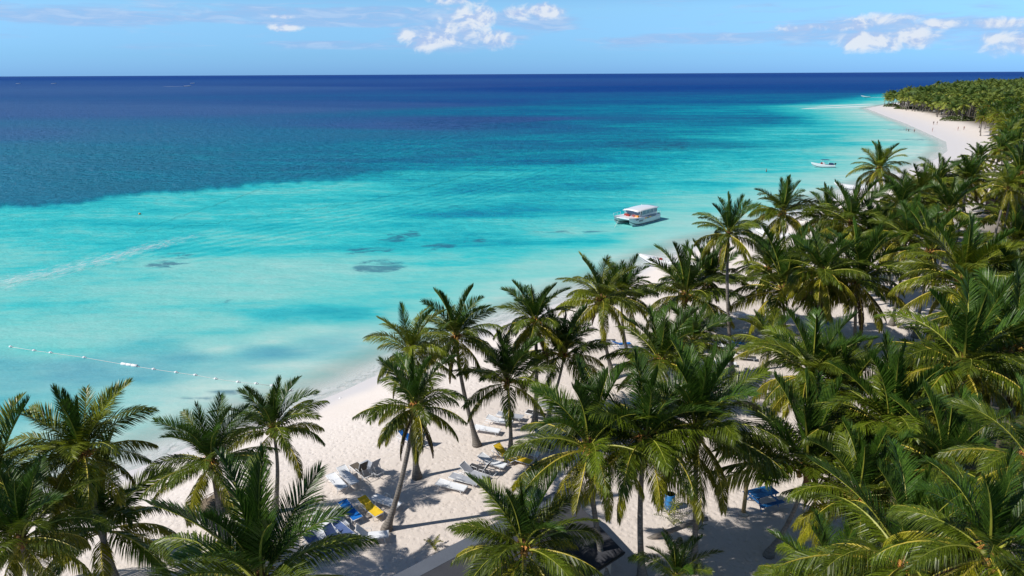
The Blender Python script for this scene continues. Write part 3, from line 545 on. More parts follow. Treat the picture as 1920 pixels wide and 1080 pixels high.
def ribbon(name, pts, widths, m_, label, z=.03, fade=(.15, .3), step=1.0):
    P_ = []; L = 0; ps = [Vector((*p, 0)) for p in pts]
    segs = []
    for a, b, wa, wb in zip(ps[:-1], ps[1:], widths[:-1], widths[1:]):
        n = max(1, int((b-a).length/step))
        for i in range(n): segs.append((a.lerp(b, i/n), wa+(wb-wa)*i/n))
    segs.append((ps[-1], widths[-1]))
    V = []; F = []; E_ = []; A_ = []; C_ = []; tot = 0; K = 5
    tl = sum((segs[i+1][0]-segs[i][0]).length for i in range(len(segs)-1))
    for i, (p, wd) in enumerate(segs):
        t = (segs[min(i+1, len(segs)-1)][0]-segs[max(0, i-1)][0]).normalized(); nrm = Vector((-t.y, t.x, 0))
        if i: tot += (p-segs[i-1][0]).length
        q = tot/tl; en = min(1, q/fade[0] if fade[0] else 1, (1-q)/fade[1] if fade[1] else 1)
        for j in range(K):
            s_ = (j/(K-1)-.5)*2; V.append((*(p+nrm*s_*wd/2)[:2], z)); E_.append((1-s_*s_)*en); A_.append(tot); C_.append(s_*wd/2)
    for i in range(len(segs)-1):
        for j in range(K-1): F.append((i*K+j, i*K+j+1, (i+1)*K+j+1, (i+1)*K+j))
    me = np_mesh(name, V, F, [m_], {'edge': E_, 'along': A_, 'across': C_})
    return tag(link(name, me), kind='stuff', label=label)
ribbon('boat_wash', [(-75,70),(-64.8,82.7),(-61.1,87.5),(-58,94.6),(-54.6,103.2),(-50.2,112.6),(-43.4,118.9),(-36,126.4)], [16,14,12,10,9,8,8,8], M['foam_thin'], 'white trail of boat wash crossing the turquoise shallows at the left', fade=(0,.45))
ribbon('breaking_foam', [(205,505),(224,518),(243,526),(262,538),(283,546)], [6,10,7,12,6], M['foam_far'], 'white breakers at the tip of the far beach', step=3, fade=(.25,.1))
ribbon('breaking_foam', [(228,538),(250,552),(276,568),(300,584)], [4,9,6,9], M['foam_far'], 'outer line of white breakers off the far point', step=3, fade=(.3,.1))

# ------------------------------------------------------------------ palms
def frond_arrays(rng, e0, bend, length, nl, seg=9, fold=0.0, droop=.5, roll=0.0, yaw=.25, wid=.052, lmax=1.0, close=0.0, one=False):
    """a feather leaf growing from the origin along +X; returns mesh arrays, material 0 blade, 1 rachis"""
    V = []; F = []; MI = []
    pts = []; T = []; S = []; Nn = []
    n = 40; p = Vector((0,0,0)); ds = length/n; yd = rng.uniform(-yaw, yaw)
    for i in range(n+1):
        s = i/n; e = e0-bend*(s**1.25); y = yd*s*s; r = roll*min(1, s*1.6)
        t = Vector((math.cos(e)*math.cos(y), math.cos(e)*math.sin(y), math.sin(e)))
        sd_v = Vector((-math.sin(y), math.cos(y), 0)); nn = t.cross(sd_v)
        q = Quaternion(t, r); pts.append(p.copy()); T.append(t); S.append(q @ sd_v); Nn.append(q @ nn); p = p+t*ds
    # rachis: three sided taper
    o = 0
    for i in range(seg+1):
        kx = int(i*n/seg); rr = (.050*(1-i/seg)**.8+.007)*length/4.6
        for a in (90, 210, 330):
            V.append(pts[kx]+S[kx]*math.cos(R(a))*rr*1.2+Nn[kx]*math.sin(R(a))*rr)
    for i in range(seg):
        for j in range(3):
            F.append((i*3+j, i*3+(j+1)%3, i*3+3+(j+1)%3, i*3+3+j)); MI.append(1)
    down = Vector((0,0,-1))
    for i in range(nl):
        s = .14+.855*(i+rng.uniform(-.2,.2))/(nl-1); s = min(max(s, .12), 1.0); f = s*n; kx = min(int(f), n-1)
        P = pts[kx].lerp(pts[kx+1], f-kx); t, sv, nv = T[kx], S[kx], Nn[kx]
        u = (s-.14)/.86
        ll = lmax*(.30+.70*math.sin(math.pi*min(1, .16+.86*u))**.75)*rng.uniform(.86, 1.1)*length/4.6
        if u > .93: ll *= 1.15
        for sg in (-1, 1):
            if rng.random() < .03: continue
            a = R(28+34*u)+close+rng.uniform(-.08, .08); v = fold+rng.uniform(-.10, .10)
            d1 = (sv*sg*math.cos(a)+t*math.sin(a)); d1 = (d1*math.cos(v)+nv*math.sin(v)).normalized()
            g = droop*rng.uniform(.7, 1.3)
            d1 = (d1+down*g*.35).normalized(); d2 = (d1+down*g*1.15).normalized()
            wv = (t-d1*t.dot(d1)).normalized(); wv = Quaternion(d1, rng.uniform(-.7, .7)) @ wv
            h = wid*.5*(1 if ll > .4 else .7); b = P; c = b+d1*ll*.5; e_ = c+d2*ll*.5
            k0 = len(V)
            V += [b-wv*h*.6, b+wv*h*.6, c+wv*h, c-wv*h, e_]
            F.append((k0, k0+1, k0+2, k0+3)); MI.append(0); F.append((k0+3, k0+2, k0+4)); MI.append(0)
    return V, F, MI
def frond_mesh(name, mats, *a, **kw):
    V, F, MI = frond_arrays(*a, **kw); me = bpy.data.meshes.new(name); me.from_pydata(V, [], F)
    for m_ in mats: me.materials.append(m_)
    me.polygons.foreach_set('material_index', MI); me.update(); return me
# age classes: base elevation, bend, length factor, fold, droop, close, materials
AGES = [(86, 10, .92, .35, .05, .55, 'leaf_young', 'rachis'), (76, 30, 1.0, .45, .10, .25, 'leaf_young', 'rachis'), (66, 46, 1.04, .35, .22, .12, 'leaf_young', 'rachis'),
        (54, 62, 1.05, .2, .35, .05, 'leaf_mid', 'rachis'), (40, 70, 1.05, .05, .55, 0, 'leaf_mid', 'rachis'), (24, 70, 1.04, -.1, .8, 0, 'leaf_mid', 'rachis_old'),
        (2, 64, 1.0, -.2, 1.0, 0, 'leaf_old', 'rachis_old'), (-26, 50, .96, -.25, 1.1, 0, 'leaf_old', 'rachis_old'), (-40, 42, .88, -.2, 1.1, .1, 'leaf_dry', 'rachis_old')]
BASE_L = 4.6
def make_fronds(nl, wid, nv, seed, sunny=False):
    rr = random.Random(seed); out = []
    for ci, (e0, b, lf, fo, dr, cl, ml, mr) in enumerate(AGES):
        row = []
        for v in range(nv):
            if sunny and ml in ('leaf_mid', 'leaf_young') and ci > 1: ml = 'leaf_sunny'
            row.append(frond_mesh('frond', [M[ml], M[mr]], rr, R(e0+rr.uniform(-5, 5)), R(b*rr.uniform(.75, 1.3)), BASE_L*lf, nl,
                fold=fo, droop=dr*rr.uniform(.7, 1.25), roll=rr.choice((-1, 1))*rr.uniform(.0, .75)*(1 if ci > 1 else .3), wid=wid, close=cl, yaw=.35, lmax=1.22 if ci < 8 else .7))
        out.append(row)
    return out
FR_HI = make_fronds(78, .066, 5, 1)
FR_NEAR = make_fronds(104, .046, 4, 5)
FR_MID = make_fronds(36, .14, 3, 2)
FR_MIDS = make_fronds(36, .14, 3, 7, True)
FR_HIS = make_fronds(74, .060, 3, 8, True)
def bunch_mesh(seed, n, scale=1):
    rr = random.Random(seed); b = MB()
    for i in range(n):
        a = rr.uniform(0, 6.28); r = rr.uniform(.18, .42); z = rr.uniform(-.55, .05)
        b.ball((math.cos(a)*r, math.sin(a)*r, z), rr.uniform(.09, .125), mi=rr.choice((0, 0, 1)), sub=1, sq=(1, 1, 1.2))
    for i in range(16):
        a = rr.uniform(0, 6.28); r = rr.uniform(.3, .62)
        b.tube([(0, 0, 0), (math.cos(a)*r*.6, math.sin(a)*r*.6, rr.uniform(0, .25)), (math.cos(a)*r, math.sin(a)*r, rr.uniform(-.4, .1))], [.03, .025, .012], 3, 2, False)
    return b.mesh('coconut_bunch', [M['coconut'], M['coconut_green'], M['flower']])
BUNCH = [bunch_mesh(i, n) for i, n in enumerate((16, 11, 20, 7))]
def heart_mesh(seed):
    rr = random.Random(seed); b = MB()
    b.tube([(0,0,-.75), (0,0,-.3), (0,0,.15), (0,0,.6)], [.15, .22, .24, .10], 8)
    for i in range(12):
        a = i*2.4; e = rr.uniform(.1, .9); d_ = Vector((math.cos(a)*math.cos(e), math.sin(a)*math.cos(e), math.sin(e)))
        b.box(d_*.28+Vector((0,0,-.1)), (.42, .13, .04), rot=(0, -e, a))
    return b.mesh('crown_shaft', M['fibre'])
HEART = [heart_mesh(i) for i in range(3)]
def trunk_mesh(base, top, seed, r=.14, n=8):
    rr = random.Random(seed); base = Vector(base); top = Vector(top); h = (top-base).length
    lean = Vector((top.x-base.x, top.y-base.y, 0)); side = Vector((rr.uniform(-1, 1), rr.uniform(-1, 1), 0))*h*.10
    m0 = (lean*1.35+side+Vector((0,0,h*.75))); m1 = (lean*.55-side+Vector((0,0,h*1.1)))
    if lean.length < .25*h: m0 = lean*1.1+side+Vector((0,0,h)); 
    pts = []; rad = []; N_ = 22
    for i in range(N_+1):
        t = (i/N_)**1.15; a = 2*t**3-3*t*t+1; b = t**3-2*t*t+t; c = -2*t**3+3*t*t; d_ = t**3-t*t
        pts.append(base*a+m0*b+top*c+m1*d_)
        rad.append((r*(1.08-.28*t)+r*1.75*math.exp(-t*h/.55)+.12*r*math.exp(-t*h/2.2))*(1+rr.uniform(-.025, .025)))
    pts[0].z -= .25
    b = MB(); b.tube([p-base for p in pts], rad, n); return b.mesh('trunk', M['trunk'])
def palm(bx, by, cx, cy, cz, L, label, group, seed, hi=True, scale_r=1.0):
    rr = random.Random(seed); z = gz(bx, by)
    root = empty('coconut_palm', (bx, by, z), 0, label, 'palm tree', group)
    top = Vector((cx-bx, cy-by, cz-z)); H = top.length
    if H > 2.4: link('trunk', trunk_mesh((0,0,0), top, seed, .135*scale_r*(.8 if H < 6 else 1), 8 if hi else 6), root)
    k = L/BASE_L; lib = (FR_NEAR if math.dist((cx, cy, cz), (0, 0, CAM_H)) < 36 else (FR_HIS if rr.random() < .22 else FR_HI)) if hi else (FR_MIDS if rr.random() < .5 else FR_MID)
    hm = link('crown_shaft', rr.choice(HEART), root, top, (0, 0, rr.uniform(0, 6))); hm.scale = (k,)*3
    if H > 4 and rr.random() < .8:
        bm_ = link('coconut_bunch', rr.choice(BUNCH), root, top+Vector((0,0,.1)), (0, 0, rr.uniform(0, 6))); bm_.scale = (min(1.25, k*1.35),)*3
    counts = [1, 3, 4, 4, 5, 5, 6, 4, 0]; counts = [max(0, c+rr.choice((-1, 0, 0, 1))) for c in counts]
    if rr.random() < .55: counts[8] = rr.randint(1, 3)
    if H < 3: counts = [1, 3, 4, 4, 3, 1, 0, 0, 0]
    elif H < 6: counts[7] = 0; counts[8] = 0
    a0 = rr.uniform(0, 6.28); i = 0; sparse = rr.uniform(.9, 1.05)
    for ci, c in enumerate(counts):
        for q in range(c):
            if rr.random() > sparse: continue
            a = a0+i*2.39996+rr.uniform(-.22, .22); i += 1
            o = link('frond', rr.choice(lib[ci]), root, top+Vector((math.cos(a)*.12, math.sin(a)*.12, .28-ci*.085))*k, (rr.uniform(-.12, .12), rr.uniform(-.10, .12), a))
            s_ = k*rr.uniform(.88, 1.08); o.scale = (s_, s_*rr.choice((1, 1, -1)), s_)
            if ci == 8 : o['label'] = 'dry brown frond hanging against the trunk'
    return root
for i, (bx, by, cx, cy, cz, L, lab) in enumerate(HAND_PALMS):
    palm(bx, by, cx, cy, cz, L, lab, 'coconut palms of the beach grove', {5: 531}.get(i, 100+i), hi=(by < 95))
for i, (bx, by, H) in enumerate(GROVE_PALMS):
    rr = random.Random(900+i); dist = math.hypot(bx, by)
    g = ('palms filling the right hand grove' if dist < 110 else 'palms of the grove behind the bay' if dist < 230 else 'palms of the far grove')
    lab = {'palms filling the right hand grove': 'green palm among the crowded crowns in the lower right grove',
           'palms of the grove behind the bay': 'green palm in the crowded grove at the right edge behind the huts',
           'palms of the far grove': 'small looking palm in the distant grove bordering the bay beach'}[g]
    z = gz(bx, by)
    palm(bx, by, bx+rr.uniform(-1.2, .8), by+rr.uniform(-1, 1), z+H, rr.uniform(2.9, 3.4), lab, g, 2000+i, hi=(dist < 95), scale_r=1.0)

# the far wood: thousands of palms that read as one mass
def far_palm(seed, nf=15):
    rr = random.Random(seed); V = []; F = []; K = []
    for i in range(nf):
        a = i*2.4+rr.uniform(-.3, .3); e0 = R(82-105*(i/nf)); bend = R(rr.uniform(45, 75)); L = rr.uniform(3.7, 4.7); n = 4
        p = Vector((0,0,0)); P = [p.copy()]; 
        for s in range(n):
            e = e0-bend*((s+.5)/n)**1.2; p = p+Vector((math.cos(e)*math.cos(a), math.cos(e)*math.sin(a), math.sin(e)))*L/n; P.append(p.copy())
        sv = Vector((-math.sin(a), math.cos(a), 0)); wd = (.25, .85, 1.0, .75, .12); old = 1 if i > nf*.62 else 0
        for s in range(n):
            for sg in (-1, 1):
                q = P[s]; r_ = P[s+1]; k0 = len(V)
                dr = Vector((0,0,-1))*(.25+.75*i/nf)
                V += [q, q.lerp(r_, .9), q.lerp(r_, 1.05)+sv*sg*wd[s+1]*.9+dr*wd[s+1]*.8, q.lerp(r_, .35)+sv*sg*wd[s]*.95+dr*wd[s]*.8]
                F.append((k0, k0+1, k0+2, k0+3)); K.append(old)
    return np.array([tuple(v) for v in V]), np.array(F), np.array(K)
protos = [far_palm(i) for i in range(7)]
rng = np.random.default_rng(11)
last = max(math.hypot(*p[:2]) for p in GROVE_PALMS)
gx, gy = np.meshgrid(np.arange(150, 1500, 6.0), np.arange(280, 1400, 6.0)); gx = gx.ravel()+rng.uniform(-2.6, 2.6, gx.size); gy = gy.ravel()+rng.uniform(-2.6, 2.6, gy.size)
ok = in_poly(gx, gy, FOREST) & (np.hypot(gx, gy) > last+2) & (gx < gy*.86+6)
gx, gy = gx[ok], gy[ok]; gd = sdist(gx, gy)
TR = {}
Vs = []; Fs = []; Ks = []; o = 0; TV = []; TF = []; to = 0
edge = np.array(FOREST)
for x, y, q in zip(gx, gy, gd):
    dist = math.hypot(x, y)
    if dist > 800 and rng.random() < .35: continue
    V_, F_, K_ = protos[rng.integers(7)]; h = (rng.uniform(5, 9.5) if q < 30 else rng.uniform(8.5, 13))+(rng.random() < .04)*3; s_ = rng.uniform(.85, 1.15)*(1.12 if dist > 800 else 1); a = rng.uniform(0, 6.28)
    c, n_ = math.cos(a)*s_, math.sin(a)*s_; gl = rng.uniform(0, 1)
    W_ = np.stack([V_[:, 0]*c-V_[:, 1]*n_+x, V_[:, 0]*n_+V_[:, 1]*c+y, V_[:, 2]*s_+h+.9], 1)
    Vs.append(W_); Fs.append(F_+o); o += len(V_); Ks.append(np.repeat(np.clip(K_*.55+gl*.45, 0, 1), 4))
    if y < 620:
        lx = rng.uniform(-1, 1); pt = []
        for zz, r_ in ((.8, .35), (h*.5, .17), (h+.9, .14)):
            for aa in (0, 2.1, 4.2): pt.append((x+lx*(1-zz/h)+r_*math.cos(aa), y+r_*math.sin(aa), zz))
        TV += pt
        for l_ in (0, 3):
            for j in range(3): TF.append((to+l_+j, to+l_+(j+1)%3, to+l_+3+(j+1)%3, to+l_+3+j))
        to += 9
def wood_b(kk):
    P = kk.pos(); g = kk.attr('age'); n = kk.noise(P, .05, 3)
    c = kk.mix(g, (.07,.14,.02), (.36,.38,.04)); c = kk.mix(kk.m('MULTIPLY', kk.noise(P, 1.2, 3), .5), c, (.03,.05,.016))
    c = kk.mix(kk.m('MULTIPLY', n, .3), c, (.13,.15,.05))
    p = principled(kk, c, .5, .35); t = kk.new('ShaderNodeBsdfTranslucent'); kk.put(t.inputs[0], c)
    ms = kk.new('ShaderNodeMixShader'); ms.inputs[0].default_value = .22; kk.l.new(p, ms.inputs[1]); kk.l.new(t.outputs[0], ms.inputs[2]); return ms.outputs[0]
M['wood'] = mat('distant_palm_leaf', wood_b)
me = np_mesh('palm_wood', np.concatenate(Vs), np.concatenate(Fs), [M['wood']], {'age': np.concatenate(Ks)})
tag(link('palm_wood', me), 'dense palm wood covering the far headland behind the bay beach', 'woodland', kind='stuff')
me = np_mesh('palm_wood_trunks', TV, TF, [M['trunk']]); 
tag(link('palm_wood_trunks', me), 'pale trunks under the crowns of the far palm wood', 'woodland', kind='stuff')
print('PALMS', len(Vs), sum(len(f) for f in Fs))

# ------------------------------------------------------------------ beach furniture
FAB = {'white': 'fab_white', 'grey': 'fab_grey', 'dark': 'fab_dark', 'blue': 'fab_blue', 'blue_shaded': 'fab_blue_shaded', 'yellow': 'fab_yellow', 'brown': 'fab_brown'}
PROTO = {}
def lounger_parts(color, back):
    """foot end at +X, head at -X; sling fabric on a tube frame"""
    m_ = M[FAB[color]]; fr = M['metal_white']; out = []
    Lg = .62; zs = .36; ca, sa = math.cos(R(back)), math.sin(R(back))
    b = MB()
    for y in (-.31, .31): b.tube([(1.0, y, zs-.03), (-.95, y, zs-.03)], .022, 6)
    b.tube([(1.0, -.31, zs-.03), (1.0, .31, zs-.03)], .022, 6); b.tube([(-.95, -.31, zs-.03), (-.95, .31, zs-.03)], .022, 6)
    for x in (.45, -.1): b.tube([(x, -.31, zs-.05), (x, .31, zs-.05)], .015, 5)
    out.append(('frame', b.mesh('frame', fr)))
    def sheet(x0, x1, flip):
        b = MB(); n = 6
        for side in (0, 1):
            vs = []
            for i in range(n+1):
                for j in range(5):
                    x = x0+(x1-x0)*i/n; y = -.29+.58*j/4; sag = -.022*math.sin(math.pi*j/4)*math.sin(math.pi*i/n)
                    if flip: q = -(x+.15); vs.append((-.15-q*ca, y, zs+q*sa+sag-side*.012))
                    else: vs.append((x, y, zs+sag-side*.012))
            fs = [(i*5+j, i*5+j+1, (i+1)*5+j+1, (i+1)*5+j) for i in range(n) for j in range(4)]
            b.add(vs, fs if side else [f[::-1] for f in fs], 0, True)
        return b
    out.append(('seat', sheet(-.14, .98, False).mesh('seat', m_)))
    b = sheet(-.15, -.95, True)
    for y in (-.305, .305): b.tube([(-.15, y, zs), (-.15-.8*ca, y, zs+.8*sa)], .018, 5, 1)
    b.tube([(-.15-.8*ca, -.305, zs+.8*sa), (-.15-.8*ca, .305, zs+.8*sa)], .018, 5, 1)
    if back > 8:
        for y in (-.2, .2): b.tube([(-.15-.5*ca, y, zs+.5*sa), (-.72, y, zs-.03)], .012, 4, 1)
    out.append(('backrest', b.mesh('backrest', [m_, fr])))
    for x, s_ in ((.78, .07), (-.70, -.07)):
        for y in (-.31, .31): out.append(('leg', MB().tube([(x, y, zs-.03), (x+s_, y*1.04, 0)], .020, 6).mesh('leg', fr)))
    for y in (-.33, .33):
        out.append(('armrest', MB().tube([(.10, y, zs), (.05, y*1.06, zs+.2), (-.32, y*1.06, zs+.22), (-.42, y, zs)], .016, 5).mesh('armrest', fr)))
    return out
def lounger(x, y, yaw, color, back, label, group='sun loungers on the sand', name='sun_lounger', z=None, roll=0):
    key = (color, back)
    if key not in PROTO: PROTO[key] = lounger_parts(color, back)
    r = empty(name, (x, y, gz(x, y)+.02 if z is None else z), R(yaw), label, 'sun lounger', group)
    if roll: r.rotation_euler = (roll, 0, R(yaw))
    for n_, me in PROTO[key]: link(n_, me, r)
    return r
SEA = 127      # heading of the shoreward axis
for a in [
 (-10.87,36.6,-52,'white',0,'flat pale lounger, first from the left in the row of four facing the water'),
 (-10.3,37.1,-50,'white',20,'pale lounger with low raised back, second in the row of four facing the water'),
 (-9.6,37.8,-48+180,'brown',68,'lounger with steep brown backrest, third in the row of four facing the water'),
 (-8.95,38.1,-44+180,'grey',62,'lounger with steep grey backrest, last in the row of four facing the water'),
 (-9.35,33.5,-50,'blue',12,'bright blue lounger in the palm shade, left of the yellow one'),
 (-8.25,33.8,-46,'yellow',18,'yellow lounger between the bright blue and the white ones by the leaning trunk'),
 (-7.45,34.4,-28,'white',0,'flat white lounger touching the leaning dark trunk'),
 (-9.95,32.8,-50,'grey',0,'small pale grey lounger in shade just left of the bright blue one'),
 (-10.6,32.5,-40,'white',26,'white lounger with raised back among the shaded group at the left'),
 (-10.9,31.7,-38,'white',10,'white lounger nearest to the big dark palm in the shaded group'),
 (-9.3,31.7,-45,'blue_shaded',0,'shade toned blue lounger behind a long palm frond'),
 (-7.75,31.2,8,'white',48,'white lounger seen from its frame side, right of the shaded group'),
 (-10.3,30.4,-35,'blue_shaded',30,'shade toned blue lounger under the dark fronds, lower of the pair'),
 (-9.55,30.9,-40,'blue_shaded',48,'shade toned blue lounger with raised back under the dark fronds, upper of the pair'),
 (-3.75,35.95,-24,'white',0,'white moulded lounger with arms, alone at the left end of the row by the roof'),
 (-3.0,36.6,-26,'grey',0,'flat grey lounger behind the white moulded one'),
 (-2.5,37.2,-30,'grey',35,'grey lounger with folded back behind the flat grey one'),
 (-1.9,37.6,150,'dark',60,'lounger with steep dark backrest in the row by the roof'),
 (-1.35,38.5,-30,'white',20,'white lounger between the dark backed one and the orange ones'),
 (-.55,39.4,-50,'yellow',30,'small orange yellow lounger at the foot of the slim trunk, left one'),
 (.35,38.9,-30,'yellow',0,'orange yellow lounger in front of the white one with dark cushion'),
 (.85,39.8,-30,'white',0,'white lounger under a dark cushion, right of the slim trunk'),
 (1.9,40.6,-30,'dark',6,'dark cushioned lounger in front of the blue pair'),
 (2.25,41.5,-32,'blue',40,'blue backed lounger, left of the blue pair in the grove'),
 (3.0,41.6,-32,'blue',34,'blue backed lounger, middle of the blue ones in the grove'),
 (3.7,41.4,-30,'blue',20,'blue lounger, right one of the blue ones in the grove'),
 (-1.85,42.9,-20,'white',0,'white lounger lying low in the sun right of the flared trunk'),
 (-.95,44.1,-18,'white',12,'white lounger behind the low white one right of the flared trunk'),
 (-.2,44.9,-18,'grey',0,'grey lounger farthest up the sand behind the two white ones'),
 (-7.1,41.7,-35,'blue',35,'blue lounger behind the hanging fronds of the leaning palm, left one'),
 (-6.45,41.6,140,'blue',55,'blue lounger behind the hanging fronds of the leaning palm, right one'),
 (21.6,66.8,-15,'white',0,'white lounger left of the tallest bare trunk on the upper sand'),
 (21.6,65.2,-15,'grey',0,'grey lounger just below the white one left of the tallest trunk'),
 (23.8,66.1,-15,'white',12,'white lounger right of the tallest trunk, farthest one'),
 (22.2,61.6,-15,'white',0,'white lounger right of the tallest trunk, second row'),
 (22.9,60.2,-12,'grey',15,'grey lounger right of the tallest trunk, below the second row'),
 (19.3,57.9,-20,'white',10,'white lounger left of the tallest trunk base with blue one beside it'),
 (20.6,58.5,-20,'blue',20,'blue lounger directly behind the tallest trunk'),
 (20.3,55.2,-15,'dark',25,'dark lounger in shade at the foot of the tallest trunk'),
 (18.2,54.0,-18,'white',0,'white lounger just left of the foot of the tallest trunk'),
 (10.0,58.6,10,'blue',25,'blue lounger at the slim trunk right of the brown skirted palm'),
 (10.6,57.6,12,'grey',15,'grey lounger at the slim trunk right of the brown skirted palm'),
 (8.7,59.6,0,'dark',0,'dark flat lounger left of the slim trunks in the upper sand'),
 (-17.0,32.7,-32,'dark',14,'single dark lounger under the thatched parasol at the lower left'),
 (1.9,45.0,-25,'dark',0,'dark lounger deep in the shade behind the slim palm'),
 (2.8,46.0,-25,'grey',10,'grey lounger deep in the shade behind the slim palm')]:
    lounger(*a)
# cushion on a lounger
b = MB(); b.box((0,0,0), (1.1, .56, .09)); b.box((-.02,.0,.0), (1.16, .50, .06))
c_ = b.build('seat_cushion', M['fab_dark'], None, (.75, 39.85, gz(.8, 39.8)+.455), (0, 0, R(-30)))
tag(c_, 'dark cushion lying on the white lounger right of the slim trunk', 'cushion')

def parasol(x, y, rad, h, label, seed, group=None):
    rr = random.Random(seed); r = empty('thatched_parasol', (x, y, gz(x, y)), rr.uniform(0, 6), label, 'parasol', group)
    MB().tube([(0,0,-.2), (0,0,h+.35)], .055, 7).build('pole', M['wood_post'], r)
    V = []; F = []
    for ring in range(5):
        r0 = rad*(ring+1)/5
        for i in range(46):
            a = 6.283*i/46+rr.uniform(-.05, .05); w_ = .10*rad; z1 = h+.55-.62*(r0/rad)+rr.uniform(-.05, .05); z0 = h+.60-.62*max(0, (r0-rad*.34))/rad
            ri = max(.03, r0-rad*.36); ro = r0*rr.uniform(.94, 1.08); ca, sa = math.cos(a), math.sin(a); k0 = len(V)
            V += [(ri*ca+w_*sa*.5, ri*sa-w_*ca*.5, z0+.02*ring), (ri*ca-w_*sa*.5, ri*sa+w_*ca*.5, z0+.02*ring), (ro*ca-w_*sa, ro*sa+w_*ca, z1), (ro*ca+w_*sa, ro*sa-w_*ca, z1)]
            F.append((k0, k0+1, k0+2, k0+3))
    me = bpy.data.meshes.new('thatch'); me.from_pydata(V, [], F); me.materials.append(M['thatch']); link('thatch', me, r)
    return r
parasol(-16.1, 32.6, 1.25, 1.75, 'round grey brown thatched parasol beside the dark lounger at the lower left', 1)

# drum, posts, table, leaning trunks
r = empty('blue_drum', (9.06, 33.94, gz(9, 34)), .3, 'upright blue plastic drum used as a bin on the open sand', 'barrel')
b = MB(); b.tube([(0,0,0), (0,0,.04), (0,0,.28), (0,0,.30), (0,0,.33), (0,0,.58), (0,0,.60), (0,0,.63), (0,0,.86), (0,0,.90)], [.27,.29,.29,.305,.29,.29,.305,.29,.29,.28], 20, cap=True)
b.build('drum_body', M['blue_drum'], r); MB().tube([(0,0,.895), (0,0,.925), (0,0,.925), (0,0,.88)], [.292,.292,.262,.262], 20, cap=False).build('rim', M['blue_drum'], r)
r = empty('wooden_post', (13.15, 33.35, gz(13, 33)), 0, 'tall yellowish wooden post standing on the sand near the blue table', 'post')
MB().tube([(0,0,-.3), (.02,0,1.2), (.0,.02,2.4), (.03,0,3.6)], [.12,.115,.11,.10], 10).build('pole', M['wood_post'], r)
MB().tube([(0,0,-.02), (0,0,.10)], [.30,.22], 10).build('footing', M['wall_pale'], r)
def picnic(x, y, rz, label):
    r = empty('picnic_table', (x, y, gz(x, y)), rz, label, 'picnic table')
    for i in range(5): MB().box((0, -.30+.15*i, .74), (1.6, .135, .035)).build('tabletop_plank', M['blue_paint'], r)
    for s_ in (-1, 1):
        for i in range(2): MB().box((0, s_*(.66+.14*i), .44), (1.6, .125, .035)).build('bench_plank', M['blue_paint'], r)
    for x_ in (-.6, .6):
        b = MB(); b.box((x_, 0, .40), (.05, 1.6, .09)); b.box((x_, 0, .70), (.05, .7, .07))
        b.tube([(x_, .62, 0), (x_, .24, .70)], .045, 4); b.tube([(x_, -.62, 0), (x_, -.24, .70)], .045, 4)
        b.build('trestle', M['blue_paint'], r)
    return r
picnic(14.6, 34.3, .35, 'bright blue wooden picnic table half under a frond by the wooden post')
picnic(30.6, 62.5, .2, 'blue table in deep shade at the edge of the sandy clearing')
def log(name, pts, rad, label, cat='fallen trunk'):
    base = Vector(pts[0]); r = empty(name, base, 0, label, cat)
    q = [Vector(p)-base for p in pts]; fine = []
    for i in range(len(q)-1):
        for j in range(5): fine.append(q[i].lerp(q[i+1], j/5))
    fine.append(q[-1]); n = len(fine)
    MB().tube(fine, [rad*(1.2-.35*i/n) for i in range(n)], 9).build('trunk', M['trunk'], r); return r
log('bent_palm_trunk', [(7.3,31.35,.75), (8.0,31.3,1.15), (9.0,31.1,1.75), (9.8,31.0,2.25), (10.35,30.9,2.42)], .13, 'bare curved palm trunk leaning low over the sand behind the dark straight trunk')
log('fallen_palm_trunk', [(40.5,71.0,1.0), (43.0,74.0,1.6), (46.5,78.5,2.6), (49.0,81.5,3.4)], .13, 'pale thin trunk leaning across the sandy clearing, longer one')
log('fallen_palm_trunk', [(41.5,74.5,1.0), (43.5,75.0,1.1), (46.0,74.6,1.3)], .11, 'short grey trunk lying across the sandy clearing')

# seedlings
def seedling(x, y, size, n, yellow, label, seed):
    rr = random.Random(seed); r = empty('palm_seedling', (x, y, gz(x, y)-.03), 0, label, 'young palm', 'young palms sprouting in the sand')
    for i in range(n):
        a = i*2.4+rr.uniform(-.3, .3); ci = 6 if yellow else rr.choice((1, 2, 3))
        me = frond_mesh('leaf', [M['leaf_old' if yellow else 'leaf_mid'], M['rachis']], rr, R(rr.uniform(45, 80)), R(rr.uniform(35, 70)), size*rr.uniform(.8, 1.1), 14, fold=.15, droop=.35, wid=.05, lmax=1.1*4.6/4.6, yaw=.3)
        link('leaf', me, r, rot=(0, 0, a))
for a in [(-4.25,30.7,.75,6,True,'tiny yellow palm sprout on the sand beside the grey roof edge',1), (8.95,32.4,1.5,5,False,'green palm sprout in front of the bent bare trunk',2),
          (8.9,33.3,1.7,4,True,'yellow palm sprout directly in front of the blue drum',3), (10.2,31.9,.8,5,False,'small grey green sprout where the bent trunk crosses the dark one',4),
          (17.7,50.6,1.3,6,True,'yellow green sprout on the sand below the tallest trunk',5), (17.5,53.4,1.4,5,True,'yellow sprout left of the foot of the tallest trunk',6),
          (38.0,63.0,2.2,7,False,'young palm without trunk in the middle of the sandy clearing',7)]: seedling(*a)

